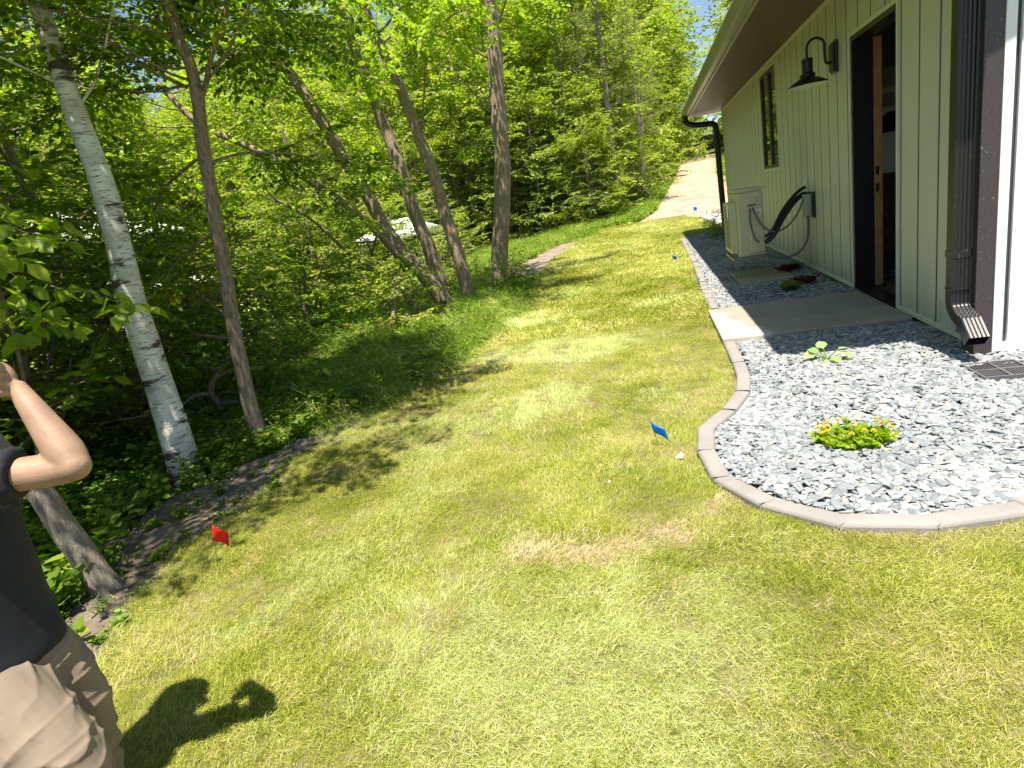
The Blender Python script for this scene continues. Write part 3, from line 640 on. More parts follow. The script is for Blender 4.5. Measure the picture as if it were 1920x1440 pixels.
# gravel
def stone_mesh(r):
    bm = bmesh.new()
    for i in range(r.randint(9, 13)):
        v = Vector((r.gauss(0, 1), r.gauss(0, 1), r.gauss(0, 1))).normalized()*r.uniform(.75, 1)
        bm.verts.new((v.x*.5, v.y*r.uniform(.32, .42), v.z*r.uniform(.13, .2)))
    res = bmesh.ops.convex_hull(bm, input=bm.verts)
    bmesh.ops.delete(bm, geom=[v for v in bm.verts if not v.link_faces], context='VERTS')
    bmesh.ops.bevel(bm, geom=list(bm.edges), offset=.02, segments=1, affect='EDGES')
    me = bpy.data.meshes.new('stone'); bm.to_mesh(me); bm.free(); return me
rs = random.Random(3); nr = np.random.default_rng(5)
sp = [proto(f'stone_kind_{i}', stone_mesh(rs), M['stone']) for i in range(12)]
def bed_inside(x, y): 
    ok = in_poly(x, y, [(a+.10 if b_ < 14.9 and k < 10 else a+.02, b_) for k, (a, b_) in enumerate(EDGE)] + [(4.5, 2.35), (4.5, 4.0), (1.82, 4.0), (1.82, 15.0)])
    ok &= ~((x < 1.80) & (y > 4.85) & (y < 6.09)); ok &= ~((x > .93) & (x < 1.52) & (y > 7.35) & (y < 8.35))
    ok &= ~((abs(x-gx0) < s_-.01) & (abs(y-gy0) < s_-.01))
    return ok
Ps = []
for (x0, x1, y0, y1, dens) in [(.0, 3.2, 2.0, 4.87, 4600), (.4, 1.84, 6.07, 15, 3000)]:
    n = int((x1-x0)*(y1-y0)*dens); x = nr.uniform(x0, x1, n); y = nr.uniform(y0, y1, n); 
    # keep stones off the edging by its real offset curve
    ok = bed_inside(x, y)
    d = np.min(np.hypot(x[ok][:, None]-path[::4, 0][None], y[ok][:, None]-path[::4, 1][None]), axis=1) 
    xx, yy = x[ok], y[ok]; k = d > .098; xx, yy = xx[k], yy[k]
    z = nr.uniform(.010, .026, len(xx)) + .02*np.sin(xx*4)*np.sin(yy*3.3)
    Ps.append(np.stack([xx, yy, z], -1))
Ps = np.concatenate(Ps); n = len(Ps)
rot = np.stack([nr.normal(0, .20, n), nr.normal(0, .20, n), nr.uniform(0, 6.28, n)], -1)
scatter('gravel', sp, Ps, rot, np.clip(nr.lognormal(math.log(.050), .30, n), .03, .095), nr.integers(0, 12, n))
# ------------------------------------------------------------------ grass
def tuft(n, rad, h0, h1, wd, lean, seed, curl=.5, seg=2):
    r = np.random.default_rng(seed); V = []; F3 = []; F4 = []; A = []
    a = r.uniform(0, 2*np.pi, n); rr = rad*np.sqrt(r.uniform(0, 1, n))
    for i in range(n):
        bx, by = rr[i]*math.cos(a[i]), rr[i]*math.sin(a[i]); h = r.uniform(h0, h1); w_ = wd*r.uniform(.6, 1.2)
        la = r.normal(0, .9); le = lean*r.uniform(.3, 1.5) + .1; dx, dy = math.cos(la), math.sin(la)
        fa = r.uniform(0, np.pi); px, py = math.cos(fa)*w_/2, math.sin(fa)*w_/2
        k = len(V); rv = r.uniform(0, 1)
        for j in range(seg+1):
            t = j/seg; out = h*math.sin(min(1.45, le*(t**.8)*(1+curl*t)))*t; up = h*t*math.cos(min(1.45, le*t*(1+curl*t)))
            ww = 1 - .75*t
            if j < seg: V += [(bx+dx*out-px*ww, by+dy*out-py*ww, up), (bx+dx*out+px*ww, by+dy*out+py*ww, up)]; A += [rv, rv]
            else: V.append((bx+dx*out, by+dy*out, up)); A.append(rv)
        for j in range(seg-1): F4.append((k+2*j, k+2*j+1, k+2*j+3, k+2*j+2))
        F3.append((k+2*seg-2, k+2*seg-1, k+2*seg))
    return npmesh('tuft', V, [F4, F3], {'rnd': A})
def nfield(x, y, s, seed):
    r = np.random.default_rng(seed); v = 0
    for k in range(6):
        a = r.uniform(0, 6.28); f = s*r.uniform(.6, 1.8); v = v + np.sin((x*math.cos(a)+y*math.sin(a))*f + r.uniform(0, 6.28))
    return v/3
M['lawn_dry'] = leafmat('lawn_dry', [(0, (.32, .24, .10)), (.5, (.58, .48, .27)), (1, (.76, .67, .44))], .2, tmul=1.1, tcol=(.5, .4, .2))
M['lawn_pale'] = leafmat('lawn_pale', [(0, (.30, .38, .07)), (.5, (.55, .58, .22)), (1, (.78, .78, .46))], .3, tmul=1.1)  # sheen of laid-over grass painted as a paler blade colour
tp = [proto(f'grass_near_{i}', tuft(72, .06, .010, .046, .0018, 1.1, i), M['lawn']) for i in range(5)] + \
     [proto(f'grass_flat_{i}', tuft(60, .06, .030, .058, .0018, 2.0, 20+i, .2), M['lawn']) for i in range(4)] + \
     [proto(f'grass_wide_{i}', tuft(42, .10, .035, .065, .0065, 1.0, 40+i), M['lawn']) for i in range(4)] + \
     [proto(f'grass_xdry_{i}', tuft(70, .06, .02, .045, .0018, 2.3, 70+i, .2), M['lawn_dry']) for i in range(3)] + \
     [proto(f'grass_xpale_{i}', tuft(60, .06, .03, .060, .0018, 2.0, 90+i, .2), M['lawn_pale']) for i in range(3)] + \
     [proto(f'grass_xwide_pale_{i}', tuft(42, .10, .04, .07, .0065, 1.6, 95+i), M['lawn_pale']) for i in range(2)]
PP = []; II = []; SS = []; RR = []
for (y0, y1, dens, far) in [(.6, 3.2, 1250, 0), (3.2, 6, 700, 0), (6, 11, 260, 1), (11, 25.2, 110, 2)]:
    x0, x1 = -2.6, 2.3; n = int((x1-x0)*(y1-y0)*dens); x = nr.uniform(x0, x1, n); y = nr.uniform(y0, y1, n)
    ok = (x > lawn_left(y) - .03 + nr.normal(0, .02, n)) & ~in_poly(x, y, BED) & ~((y > 15) & (x > np.interp(y, [15, 16, 18.2, 20.5, 24.6], [1.6, 1.75, 1.75, 1.65, 1.3]))) & ~((y > 4.86) & (y < 6.08) & (x > .45)) & (y < np.interp(x, [-2.4, -1.9, -.4, .4, 1.6], [24.4, 25.0, 24.7, 24.6, 23.1]))
    x, y = x[ok], y[ok]; n = len(x)
    lay = nfield(x, y, 4.2, 8) + nr.normal(0, .3, n)
    idx = np.where(lay > .3, 5 + nr.integers(0, 4, n), nr.integers(0, 5, n))
    if far: idx = np.where(nr.uniform(0, 1, n) < .85, 9 + nr.integers(0, 4, n), idx)
    streak = lambda x0_, y0_, x1_, y1_, w_: np.exp(-(np.hypot(x-np.clip(x, x0_, x1_), y-(y0_+(y1_-y0_)*np.clip((x-x0_)/(x1_-x0_), 0, 1))+.03*np.sin(x*14))/w_)**2)
    dry = .35*(nfield(x, y, 3.1, 21)-.75) + 1.3*streak(-.62, 2.02, -.06, 2.06, .085) + .9*streak(-.10, 2.1, .22, 2.45, .06) + .55*np.clip((x+.3)*.9, 0, 1)*np.clip((2.4-y), 0, 1)*(.6+.5*nfield(x, y, 4, 61)) + .25*np.clip((2.0-y)*.6, 0, .6) + .35*streak(-.1, 3.1, .05, 3.6, .08)
    dry = dry + .25*np.exp(-((np.min(np.hypot(x[:, None]-path[::8, 0][None], y[:, None]-path[::8, 1][None]), axis=1))/.07)**2)
    pale = .12 + .75*(nfield(x, y, 2.7, 33)-.45) + .5*np.exp(-((y-4.5)/2.2)**2)*(nfield(x, y, 5, 34) > .2) + .6*streak(-1.62, 1.55, -1.45, 1.85, .08) + .25*np.clip((1.6-x*.3-y*.25), 0, .4)  # where the painted sheen and sunlit-looking patches lie
    u_ = nr.uniform(0, 1, n); base_i = idx.copy()
    idx = np.where(u_ < np.clip(pale, 0.02, .75), (19 + nr.integers(0, 2, n)) if far else (16 + nr.integers(0, 3, n)), idx)
    idx = np.where((nr.uniform(0, 1, n) < np.clip(dry, .05, .9)), 13 + nr.integers(0, 3, n), idx)
    ang = nfield(x, y, 1.6, 3)*2.4 + nfield(x, y, 6, 4)*.8 + nr.normal(0, .45, n)
    PP.append(np.stack([x, y, terr(x, y)-.004], -1)); II.append(idx); RR.append(np.stack([nr.normal(0, .1, n), nr.normal(0, .1, n), ang], -1)); SS.append(nr.uniform(.7, 1.15, n)*(1+.25*far)*(1+.22*nfield(x, y, 7, 55)))
PP = np.concatenate(PP); scatter('lawn_grass', tp, PP, np.concatenate(RR), np.concatenate(SS), np.concatenate(II))
# ------------------------------------------------------------------ leaves and trees
LEAF_UV = np.array([(0, 0, 0), (.30, .28, .05), (.27, .62, .04), (0, 1, -.10), (-.27, .62, .04), (-.30, .28, .05)])
def leaves_mesh(name, P_, D, Up, S, rnd, simple_=False, width=1.0):
    P_ = np.asarray(P_); D = np.asarray(D); n = len(P_)
    D = D/(np.linalg.norm(D, axis=1)[:, None]+1e-9); Sd = np.cross(D, Up); Sd /= np.linalg.norm(Sd, axis=1)[:, None]+1e-9; Un = np.cross(Sd, D)
    T = np.array([(0, 0, 0), (.3, .45, .03), (0, 1, -.05), (-.3, .45, .03)]) if simple_ else LEAF_UV
    T = T*[width, 1, 1]
    V = P_[:, None] + S[:, None, None]*(T[None, :, 0:1]*Sd[:, None] + T[None, :, 1:2]*D[:, None] + T[None, :, 2:3]*Un[:, None])
    k = len(T); V = V.reshape(-1, 3); b0 = (np.arange(n)*k)[:, None]
    F = b0 + np.array([[0, 1, 2, 3]]) if simple_ else np.concatenate([b0 + np.array([[0, 1, 2, 3]]), b0 + np.array([[0, 3, 4, 5]])])
    return npmesh(name, V, F, {'rnd': np.repeat(rnd, k)})
class Tree:
    def __init__(s, seed): s.r = random.Random(seed); s.nr = np.random.default_rng(seed); s.tv = []; s.tf = []; s.nv = 0; s.lp = []; s.ld = []; s.lu = []; s.ls = []
    def tube(s, pts, rad, n=6):
        V, F = tube_arr(pts, rad, n); s.tv.append(V); s.tf.append(F + s.nv); s.nv += len(V)
    def curve(s, p, d, L, n=6, wob=.12, lift=0.0):
        p = np.array(p, float); d = np.array(d, float); d /= np.linalg.norm(d); out = [p]
        for i in range(n):
            d = d + s.nr.normal(0, wob, 3) + [0, 0, lift/n]; d /= np.linalg.norm(d); p = p + d*L/n; out.append(p)
        return np.array(out)
    def leaf(s, p, d, sz, tilt=.35):
        u = np.array([0, 0, 1.0]) + s.nr.normal(0, tilt, 3)
        s.lp.append(p); s.ld.append(d); s.lu.append(u); s.ls.append(sz)
    def spray(s, p, d, L, lsz, sp=.55, twr=.004, gap=1.0, droop=-.25, sub=True, tilt=.35):
        C_ = s.curve(p, d, L, 6, .10, droop); s.tube(C_, np.linspace(twr, twr*.3, 7), 3)
        n = max(3, int(L/(lsz*sp))); d = np.array(d)/np.linalg.norm(d)
        side = np.cross(d, [0, 0, 1.0]); side /= np.linalg.norm(side)+1e-9
        for i in range(n):
            t = (i+1)/n*6; k = min(5, int(t-1e-6)); q = C_[k] + (C_[k+1]-C_[k])*(t-k); dd = C_[k+1]-C_[k]; dd = dd/np.linalg.norm(dd)
            sg = 1 if i % 2 else -1
            if sub and i > 0 and i < n-1 and L > lsz*3.2 and i % 2 == 0:
                sl_ = L*.5*(1-.6*i/n)
                for sg2 in (-1, 1):
                    if s.r.random() < .85: s.spray(q, dd*.7+side*sg2*.9+[0, 0, s.r.uniform(-.15, .15)], sl_*s.r.uniform(.7, 1.1), lsz, sp, twr*.6, gap, droop, False, tilt)
            elif s.r.random() < gap:
                ld = dd*.55 + side*sg*s.r.uniform(.6, 1.1) + [0, 0, s.r.uniform(-.45, .1)]
                s.leaf(q, ld, lsz*s.r.uniform(.65, 1.2), tilt)
        s.leaf(C_[-1], dd + [0, 0, -.3], lsz*s.r.uniform(.8, 1.1), tilt)
    def limb(s, p, d, L, r, lsz, nsp, sl_, start=.25, lift=.25, gap=1.0, wob=.16, droop=-.25, n=5, tilt=.35):
        C_ = s.curve(p, d, L, 8, wob, lift); s.tube(C_, r*np.linspace(1, .25, 9), n)
        for i in range(nsp):
            t = (start + (1-start)*(i+s.r.random())/nsp)*8; t = min(t, 7.99); k = int(t); q = C_[k]+(C_[k+1]-C_[k])*(t-k)
            ax = C_[k+1]-C_[k]; ax = ax/np.linalg.norm(ax); a = s.r.uniform(0, 6.28)
            sd = np.cross(ax, [0, 0, 1.0]); sd = sd/(np.linalg.norm(sd)+1e-9); up = np.cross(sd, ax)
            dd = ax*s.r.uniform(.2, .8) + sd*math.cos(a) + up*math.sin(a)*.6
            s.spray(q, dd, sl_*s.r.uniform(.6, 1.2), lsz, gap=gap, droop=droop, twr=max(.003, lsz*.05), tilt=tilt)
        s.spray(C_[-1], C_[-1]-C_[-2], sl_, lsz, gap=gap, droop=droop, twr=max(.003, lsz*.05), tilt=tilt)
        return C_
    def meshes(s, nm, simple_=False, width=1.0):
        tm = npmesh(nm+'_trunk', np.concatenate(s.tv), np.concatenate(s.tf)) 
        lm = leaves_mesh(nm+'_crown', s.lp, s.ld, np.array(s.lu), np.array(s.ls), s.nr.uniform(0, 1, len(s.lp)), simple_, width)
        return tm, lm
def place_tree(name, label, loc, tm, lm, bm_, cm, group=None, cat='tree', rz=0, scale=1, world=False):
    e = empty(name, loc, label, cat, group); 
    a = bpy.data.objects.new('trunk', tm); b_ = bpy.data.objects.new('crown', lm)
    if not tm.materials: tm.materials.append(bm_); tm.shade_smooth()
    if not lm.materials: lm.materials.append(cm)
    for o in (a, b_):
        COL.objects.link(o); o.parent = e
        if world: o.location = -Vector(loc)
    if not world: e.rotation_euler = (0, 0, rz); e.scale = (scale,)*3
    return e
# --- foreground trees, in world coordinates
def radii(r0, r1, n, flare=.35): t = np.linspace(0, 1, n); return (r0+(r1-r0)*t)*(1+flare*np.exp(-t*14))
def bumpy_tube(T, pts, r0, r1, n=60, k=16, flare=.35, amp=.04):
    C_ = smooth_pts(pts, n); rad = radii(r0, r1, n, flare); V, F = tube_arr(C_, rad, k)
    V = V.reshape(n, k, 3); ctr = C_[:, None]; nz = 1 + T.nr.normal(0, amp*.35, (n, k, 1)) + amp*np.sin(np.arange(n)[:, None, None]*.7 + np.arange(k)[None, :, None]*1.3)
    V = ctr + (V-ctr)*nz; T.tv.append(V.reshape(-1, 3)); T.tf.append(F+T.nv); T.nv += n*k; return C_
def along(C_, t): i = t*(len(C_)-1); k = min(len(C_)-2, int(i)); return C_[k] + (C_[k+1]-C_[k])*(i-k)
def crown_on(T, C_, t0, t1, nl, L0, L1, lsz, nsp, sl_, r=.02, up=.35, gap=1.0, bias=(0, 0), tilt=.35, droop=-.25):
    for i in range(nl):
        t = t0 + (t1-t0)*(i+T.r.random())/nl; a = i*2.4 + T.r.uniform(-.5, .5)
        d = np.array([math.cos(a)+bias[0], math.sin(a)+bias[1], up*T.r.uniform(.3, 1.6)])
        L = (L0 + (L1-L0)*(t-t0)/(t1-t0+1e-9))*T.r.uniform(.7, 1.2)
        T.limb(along(C_, t), d, L, r*(1-.5*t), lsz, nsp, sl_, gap=gap, tilt=tilt, droop=droop)
# birch
T = Tree(11); C_ = bumpy_tube(T, [(-3.19, 3.15, -.25), (-3.19, 3.15, -.04), (-3.2, 3.18, .32), (-3.22, 3.21, .75), (-3.24, 3.24, 1.17), (-3.23, 3.27, 1.47), (-3.22, 3.3, 1.89), (-3.27, 3.33, 2.27), (-3.3, 3.36, 2.58), (-3.34, 3.4, 3.2), (-3.5, 3.5, 4.2), (-3.6, 3.5, 5.4), (-3.6, 3.6, 6.8)], .103, .035, 90, 20, .45, .02)
crown_on(T, C_, .58, 1, 18, 1.9, 1.3, .06, 6, .75, .013, bias=(-.6, .1))
tm, lm = T.meshes('birch'); place_tree('birch_tree', 'tall white-barked birch with dark bands rising beside the person', (-3.19, 3.15, 0), tm, lm, M['birch'], M['leaf_near'], world=True)
# slender tree right of the birch
T = Tree(12); C_ = bumpy_tube(T, [(-3.03, 3.75, -.2), (-3.03, 3.75, 0), (-3.02, 3.75, .41), (-2.96, 3.75, .89), (-2.87, 3.75, 1.48), (-2.8, 3.75, 1.96), (-2.73, 3.75, 2.31), (-2.71, 3.75, 2.49), (-2.74, 3.75, 2.75), (-2.80, 3.78, 3.3), (-2.8, 3.9, 4.2), (-2.7, 4.0, 5.2)], .06, .022, 80, 14, .3, .05)
c2 = T.curve((-2.75, 3.75, 2.25), (.55, .2, .75), 1.3, 8, .1, .4); T.tube(c2, np.linspace(.018, .008, 9), 7)
crown_on(T, c2, .3, 1, 7, .8, .6, .052, 4, .5, .008)
for pt, d, L in [((-2.79, 3.75, 2.0), (-1, .3, .12), 1.5), ((-2.81, 3.75, 1.92), (.8, .5, .25), .9), ((-2.86, 3.75, 1.5), (-.9, .2, .0), .9), ((-2.9, 3.75, 1.28), (-1, .5, -.12), 1.1), ((-2.78, 3.75, 2.4), (-.8, -.3, .45), 1.2)]:
    T.limb(pt, d, L, .013, .05, 7, .55, lift=-.1)
crown_on(T, C_, .55, 1, 22, 1.5, 1.0, .055, 5, .65, .014, gap=.95, bias=(-.5, .1))
tm, lm = T.meshes('slender'); place_tree('slender_tree', 'slender dark-barked tree between the birch and the leaning trunks', (-3.03, 3.75, 0), tm, lm, M['bark'], M['leaf_near'], world=True)
# leaning clump: two stems from one base, thin basal shoot
T = Tree(13)
A = bumpy_tube(T, [(-2.9, 8.8, -.3), (-3.1, 8.8, .05), (-3.45, 8.8, .65), (-3.77, 8.8, 1.15), (-4.03, 8.8, 1.86), (-4.3, 8.8, 2.52), (-4.54, 8.75, 3.23), (-4.8, 8.7, 3.82), (-5.14, 8.6, 4.42), (-5.4, 8.5, 5.0), (-5.7, 8.4, 5.8)], .125, .055, 80, 16, .2, .05)
A2 = bumpy_tube(T, [(-3.72, 8.75, .95), (-3.82, 8.72, 1.12), (-4.05, 8.7, 1.47), (-4.46, 8.6, 1.94), (-4.96, 8.5, 2.41), (-5.48, 8.4, 2.82), (-6.13, 8.3, 3.27), (-6.6, 8.3, 3.9)], .07, .04, 50, 12, .0, .05)
A3 = bumpy_tube(T, [(-3.42, 8.7, -.1), (-3.9, 8.6, .62), (-4.41, 8.5, 1.13), (-4.81, 8.4, 1.68), (-5.3, 8.3, 2.1)], .04, .015, 40, 9, .1, .04)
B = bumpy_tube(T, [(-3.2, 9.1, -.3), (-3.27, 9.1, .12), (-3.34, 9.1, .85), (-3.48, 9.1, 1.6), (-3.57, 9.1, 2.32), (-3.68, 9.1, 2.94), (-3.77, 9.0, 3.76), (-3.89, 8.9, 4.27), (-3.95, 8.8, 4.9), (-4.0, 8.6, 5.8)], .12, .055, 70, 14, .3, .05)
for C2, n_, t0 in ((A, 5, .74), (A2, 4, .75), (A3, 3, .7), (B, 5, .75)): crown_on(T, C2, t0, 1, n_, 1.9, 1.1, .085, 6, .85, .022, bias=(.15, -.35))
for p, d, L in [((-4.7, 8.7, 3.9), (.9, -.9, .05), 2.4), ((-4.9, 8.6, 4.3), (.3, -1, -.02), 2.8), ((-3.8, 8.9, 4.3), (.4, -1, .0), 2.4), ((-3.9, 8.9, 4.5), (.9, -.5, -.02), 2.6)]:
    T.limb(p, d, L, .02, .085, 10, .85, lift=-.15)
tm, lm = T.meshes('clump'); place_tree('leaning_tree', 'forked tree with thick stems leaning left over the tall grass', (-3.0, 8.8, 0), tm, lm, M['bark'], M['leaf_bright'], world=True)
T = Tree(14)
C_ = bumpy_tube(T, [(-2.9, 9.3, -.3), (-2.92, 9.3, -.05), (-2.96, 9.3, .6), (-3.04, 9.3, 1.28), (-3.13, 9.3, 2.09), (-3.25, 9.3, 2.73), (-3.34, 9.25, 3.27), (-3.42, 9.2, 3.65), (-3.52, 9.1, 4.09), (-3.6, 9.0, 4.8), (-3.6, 8.9, 5.6)], .115, .055, 70, 14, .3, .05)
crown_on(T, C_, .75, 1, 5, 1.9, 1.1, .085, 5, .8, .02, bias=(.4, -.4))
T.limb((-3.22, 9.3, 2.6), (.9, -.2, .6), 1.3, .02, .08, 4, .6)
for p, d, L in [((-3.4, 9.2, 3.5), (1, -.8, .1), 2.2), ((-3.5, 9.1, 4.0), (.8, -1, .1), 2.6)]: T.limb(p, d, L, .02, .085, 10, .8, lift=-.15)
tm, lm = T.meshes('stem'); place_tree('orange_lichened_tree', 'slim straight stem with orange lichen, right of the leaning fork', (-2.92, 9.3, 0), tm, lm, M['bark_orange'], M['leaf_bright'], world=True)
T = Tree(15)
C_ = bumpy_tube(T, [(-2.88, 10.9, -.3), (-2.86, 10.9, -.02), (-2.67, 10.9, .75), (-2.5, 10.9, 1.47), (-2.37, 10.9, 2.17), (-2.31, 10.9, 2.85), (-2.24, 10.9, 3.51), (-2.16, 10.9, 4.14), (-2.17, 10.9, 4.8), (-2.2, 10.9, 6.4), (-2.2, 10.9, 8.0)], .16, .11, 80, 18, .35, .03)
for p, d, L, n_ in [((-2.2, 10.9, 3.7), (-.9, -.3, .5), 1.6, 6), ((-2.17, 10.9, 4.1), (.5, -.2, 1), 1.2, 4), ((-2.37, 10.9, 2.3), (-.8, -.3, .0), .8, 4), ((-2.3, 10.9, 2.9), (-1, -.3, .3), 1.1, 5)]: T.limb(p, d, L, .022, .075, n_, .55)
crown_on(T, C_, .75, 1, 9, 2.0, 1.2, .09, 6, .8, .03, bias=(-.5, 0))
tm, lm = T.meshes('maple'); place_tree('straight_tree', 'upright grey-brown trunk patched with orange lichen, nearest the dirt path', (-2.86, 10.9, 0), tm, lm, M['bark_orange'], M['leaf_bright'], world=True)
# leaning trunk behind the person
T = Tree(16)
C_ = bumpy_tube(T, [(-2.46, 1.87, -.25), (-2.53, 1.87, 0), (-2.6, 1.87, .22), (-2.67, 1.87, .46), (-2.76, 1.87, .62), (-2.9, 1.87, .9), (-3.1, 1.87, 1.5), (-3.3, 1.8, 2.4), (-3.5, 1.6, 3.6), (-3.6, 1.4, 5)], .062, .03, 70, 14, .35, .05)
crown_on(T, C_, .80, 1, 10, 1.7, 1.3, .055, 7, .7, .013, bias=(.5, -.1))
tm, lm = T.meshes('lean2'); place_tree('leaning_tree', 'grey leaning tree rooted in bare soil behind the person', (-2.53, 1.87, 0), tm, lm, M['bark_grey'], M['leaf_near'], world=True)
# sapling with big bright leaves at the left edge
T = Tree(17)
C_ = bumpy_tube(T, [(-4.1, 2.9, -.3), (-4.1, 2.9, 0), (-4.02, 2.95, .6), (-3.95, 3.0, 1.2), (-3.95, 3.0, 2.0), (-4, 3, 3.0)], .02, .008, 40, 8, .2, .03)
tm_, lm_ = None, None
for p, d, L in [((-3.6, 2.75, 1.74), (.95, -.42, .0), .75), ((-3.6, 2.6, 1.68), (.95, -.6, -.02), .65), ((-3.8, 2.75, 1.60), (.9, -.8, -.0), .8), ((-3.7, 2.8, 1.82), (.9, -.35, .0), .8)]:
    T.tube([(-3.95, 3.0, 1.4), p], [.006, .004], 4); T.spray(p, d, L, .12, .55, .003, tilt=.5, droop=-.5)
for p, d, L in [((-3.6, 2.8, 1.36), (.95, -.25, -.05), .85), ((-3.8, 2.9, 1.2), (.9, -.5, -.08), .7)]: T.spray(p, d, L, .11, .6, .003, tilt=.5, droop=-.4)
tm, lm = T.meshes('sapling'); place_tree('sapling', 'young sapling with large bright yellow-green leaves at the far left, in front of the birch', (-4.1, 2.9, 0), tm, lm, M['bark'], M['leaf_bright'], world=True)
# --- kinds of background trees, crown modelled round the origin
def decid(seed, H, W, lsz, nl, low=.12, gap=1.0, nsp=7, sl_=1.1):
    T = Tree(seed); C_ = bumpy_tube(T, [(0, 0, -.5), (0, 0, 0), (T.r.uniform(-.2, .2), 0, H*.3), (T.r.uniform(-.3, .3), T.r.uniform(-.3, .3), H*.65), (0, 0, H)], H*.016+.03, .02, 26, 9, .3, .04)
    for i in range(nl):
        t = low + (1-low)*(i+T.r.random())/nl; a = i*2.399; prof = math.sin(math.pi*min(1, (t-low)/(1-low)*.72+.22))**.6
        L = W*.5*prof*T.r.uniform(.75, 1.2); T.limb(along(C_, .04+.96*t*.97), (math.cos(a), math.sin(a), T.r.uniform(.1, .6)), L, .03*(1-.6*t)+.008, lsz, nsp, sl_, start=.3, lift=.15, gap=gap, n=4)
    return T.meshes(f'decid{seed}', True, 1.25)
def spruce(seed, H, W, whorl=.34, nb=7):
    T = Tree(seed); T.tube(smooth_pts([(0, 0, -.5), (0, 0, H*.5), (0, 0, H)], 12), np.linspace(.02+H*.012, .01, 12), 7)
    z = .15
    while z < H*.98:
        f = 1 - z/H; Lb = W*.5*(f**.85)*1.0 + .12
        for k in range(nb):
            a = k*6.283/nb + T.r.uniform(-.3, .3) + z*2; L = Lb*T.r.uniform(.75, 1.12); d = np.array([math.cos(a), math.sin(a), -.12+T.r.uniform(-.1, .15)])
            C_ = T.curve((0, 0, z+T.r.uniform(-.1, .1)), d, L, 5, .05, .25); T.tube(C_, np.linspace(.012, .003, 6), 3)
            m = int(L/.075)
            for i in range(2, m):
                q = along(C_, i/m); ax = d/np.linalg.norm(d); sd = np.cross(ax, [0, 0, 1]); sd /= np.linalg.norm(sd)
                for sg in (-1, 1):
                    T.leaf(q, ax*.8+sd*sg*.8+[0, 0, T.r.uniform(-.3, .1)], .10+.22*(1-i/m)*min(1, L)*T.r.uniform(.6, 1.1)+.04, .35)
            T.leaf(C_[-1], d, .14, .3)
        z += whorl*(.6+.5*f)
    return T.meshes(f'spruce{seed}', True, .34)
def pine(seed, H, W, low=.35):
    T = Tree(seed); C_ = smooth_pts([(0, 0, -.5), (.1, 0, H*.5), (0, .1, H)], 14); T.tube(C_, np.linspace(.05+H*.012, .02, 14), 8)
    for i in range(int(H*5.5)):
        t = low + (1-low)*(i+T.r.random())/int(H*5.5); a = i*2.4; L = W*.5*(1.15-t)*T.r.uniform(.6, 1.2)
        Cb = T.curve(along(C_, t), (math.cos(a), math.sin(a), .25), L, 6, .12, .3); T.tube(Cb, np.linspace(.025, .006, 7), 4)
        for j in range(int(L*13)):
            q = along(Cb, .3+.7*T.r.random()) + T.nr.normal(0, .13, 3)
            for k in range(9):
                v = T.nr.normal(0, 1, 3); v[2] = abs(v[2])*.8+.1; v[:2] += np.array([math.cos(a), math.sin(a)])*.5; T.leaf(q, v, .17*T.r.uniform(.7, 1.2), 1)
    return T.meshes(f'pine{seed}', True, .16)
K = {'d0': decid(31, 9, 6, .155, 40), 'd1': decid(32, 11, 6.5, .17, 46), 'd2': decid(33, 7, 5.5, .13, 38, .05), 'd3': decid(34, 10, 5.4, .15, 42, .15, .95),
     's0': spruce(41, 5.5, 3.2), 's1': spruce(42, 3.2, 2.2, .3, 7), 'p0': pine(51, 13, 6.5), 'p1': pine(52, 9, 5, .2), 'sh': decid(61, 2.6, 2.6, .085, 22, .0, 1, 6, .6), 'sh2': decid(62, 1.5, 1.8, .07, 18, 0, 1, 5, .45)}
CM = {'d': 'leaf_far', 's': 'needle', 'p': 'needle_pine'}
def bt(kind, x, y, sc_, rz, label, name=None, group='trees of the wood behind the lawn', cat='tree', cm=None):
    tm, lm = K[kind]
    if cm:
        key = kind + cm
        if key not in K: K[key] = (tm, lm.copy()); K[key][1].materials.clear(); 
        tm, lm = K[key]
    nm = name or {'d': 'deciduous_tree', 's': 'spruce_tree', 'p': 'pine_tree'}[kind[0]]
    return place_tree(nm, label, (x, y, float(terr(x, y))-.05), tm, lm, M['bark_grey' if kind[0] == 'p' else 'bark'], M[cm or CM[kind[0]]], group, cat, rz, sc_)
bt('s0', -4.6, 27.5, 1.0, 0, 'blue-green spruce just behind the straight lichened trunk')
bt('s1', -2.4, 27.2, 1.25, 1, 'small pale spruce right of the straight lichened trunk, by the verge') 
bt('s1', -7.6, 22.5, 1.25, 2, 'low spruce seen between the leaning fork and the straight trunk')
bt('s0', -8.2, 27, 1.1, 3, 'spruce behind the leaning fork')
bt('p0', -1.4, 29.5, 1.0, .4, 'feathery pine with bare grey twigs, left of the dirt driveway')
bt('p1', -2.4, 35, 1.25, 2.2, 'pine whose crown stands beside the patch of blue sky')
bt('d0', -2.3, 29.2, .62, .7, 'bushy tree overhanging the left side of the dirt driveway', cm='leaf_far_yellow')
bt('d2', -2.3, 27.4, .55, 1.7, 'low bushy tree at the grassy verge where the driveway begins')
bt('d1', -3.6, 31.5, 1.0, 2.7, 'yellow-green tree behind the straight lichened trunk', cm='leaf_far_yellow')
bt('d3', -6.2, 30, 1.1, .2, 'tall leafy tree between the straight trunk and the leaning fork')
bt('d0', -10, 28, 1.1, 1.2, 'tall leafy tree behind the white canopy')
bt('d1', -13, 25, 1.0, 5, 'tall leafy tree left of the white canopy', cm='leaf_far_yellow')
bt('d2', -6.2, 27.8, .9, 4, 'rounded tree over the verge behind the leaning fork', cm='leaf_far_yellow')
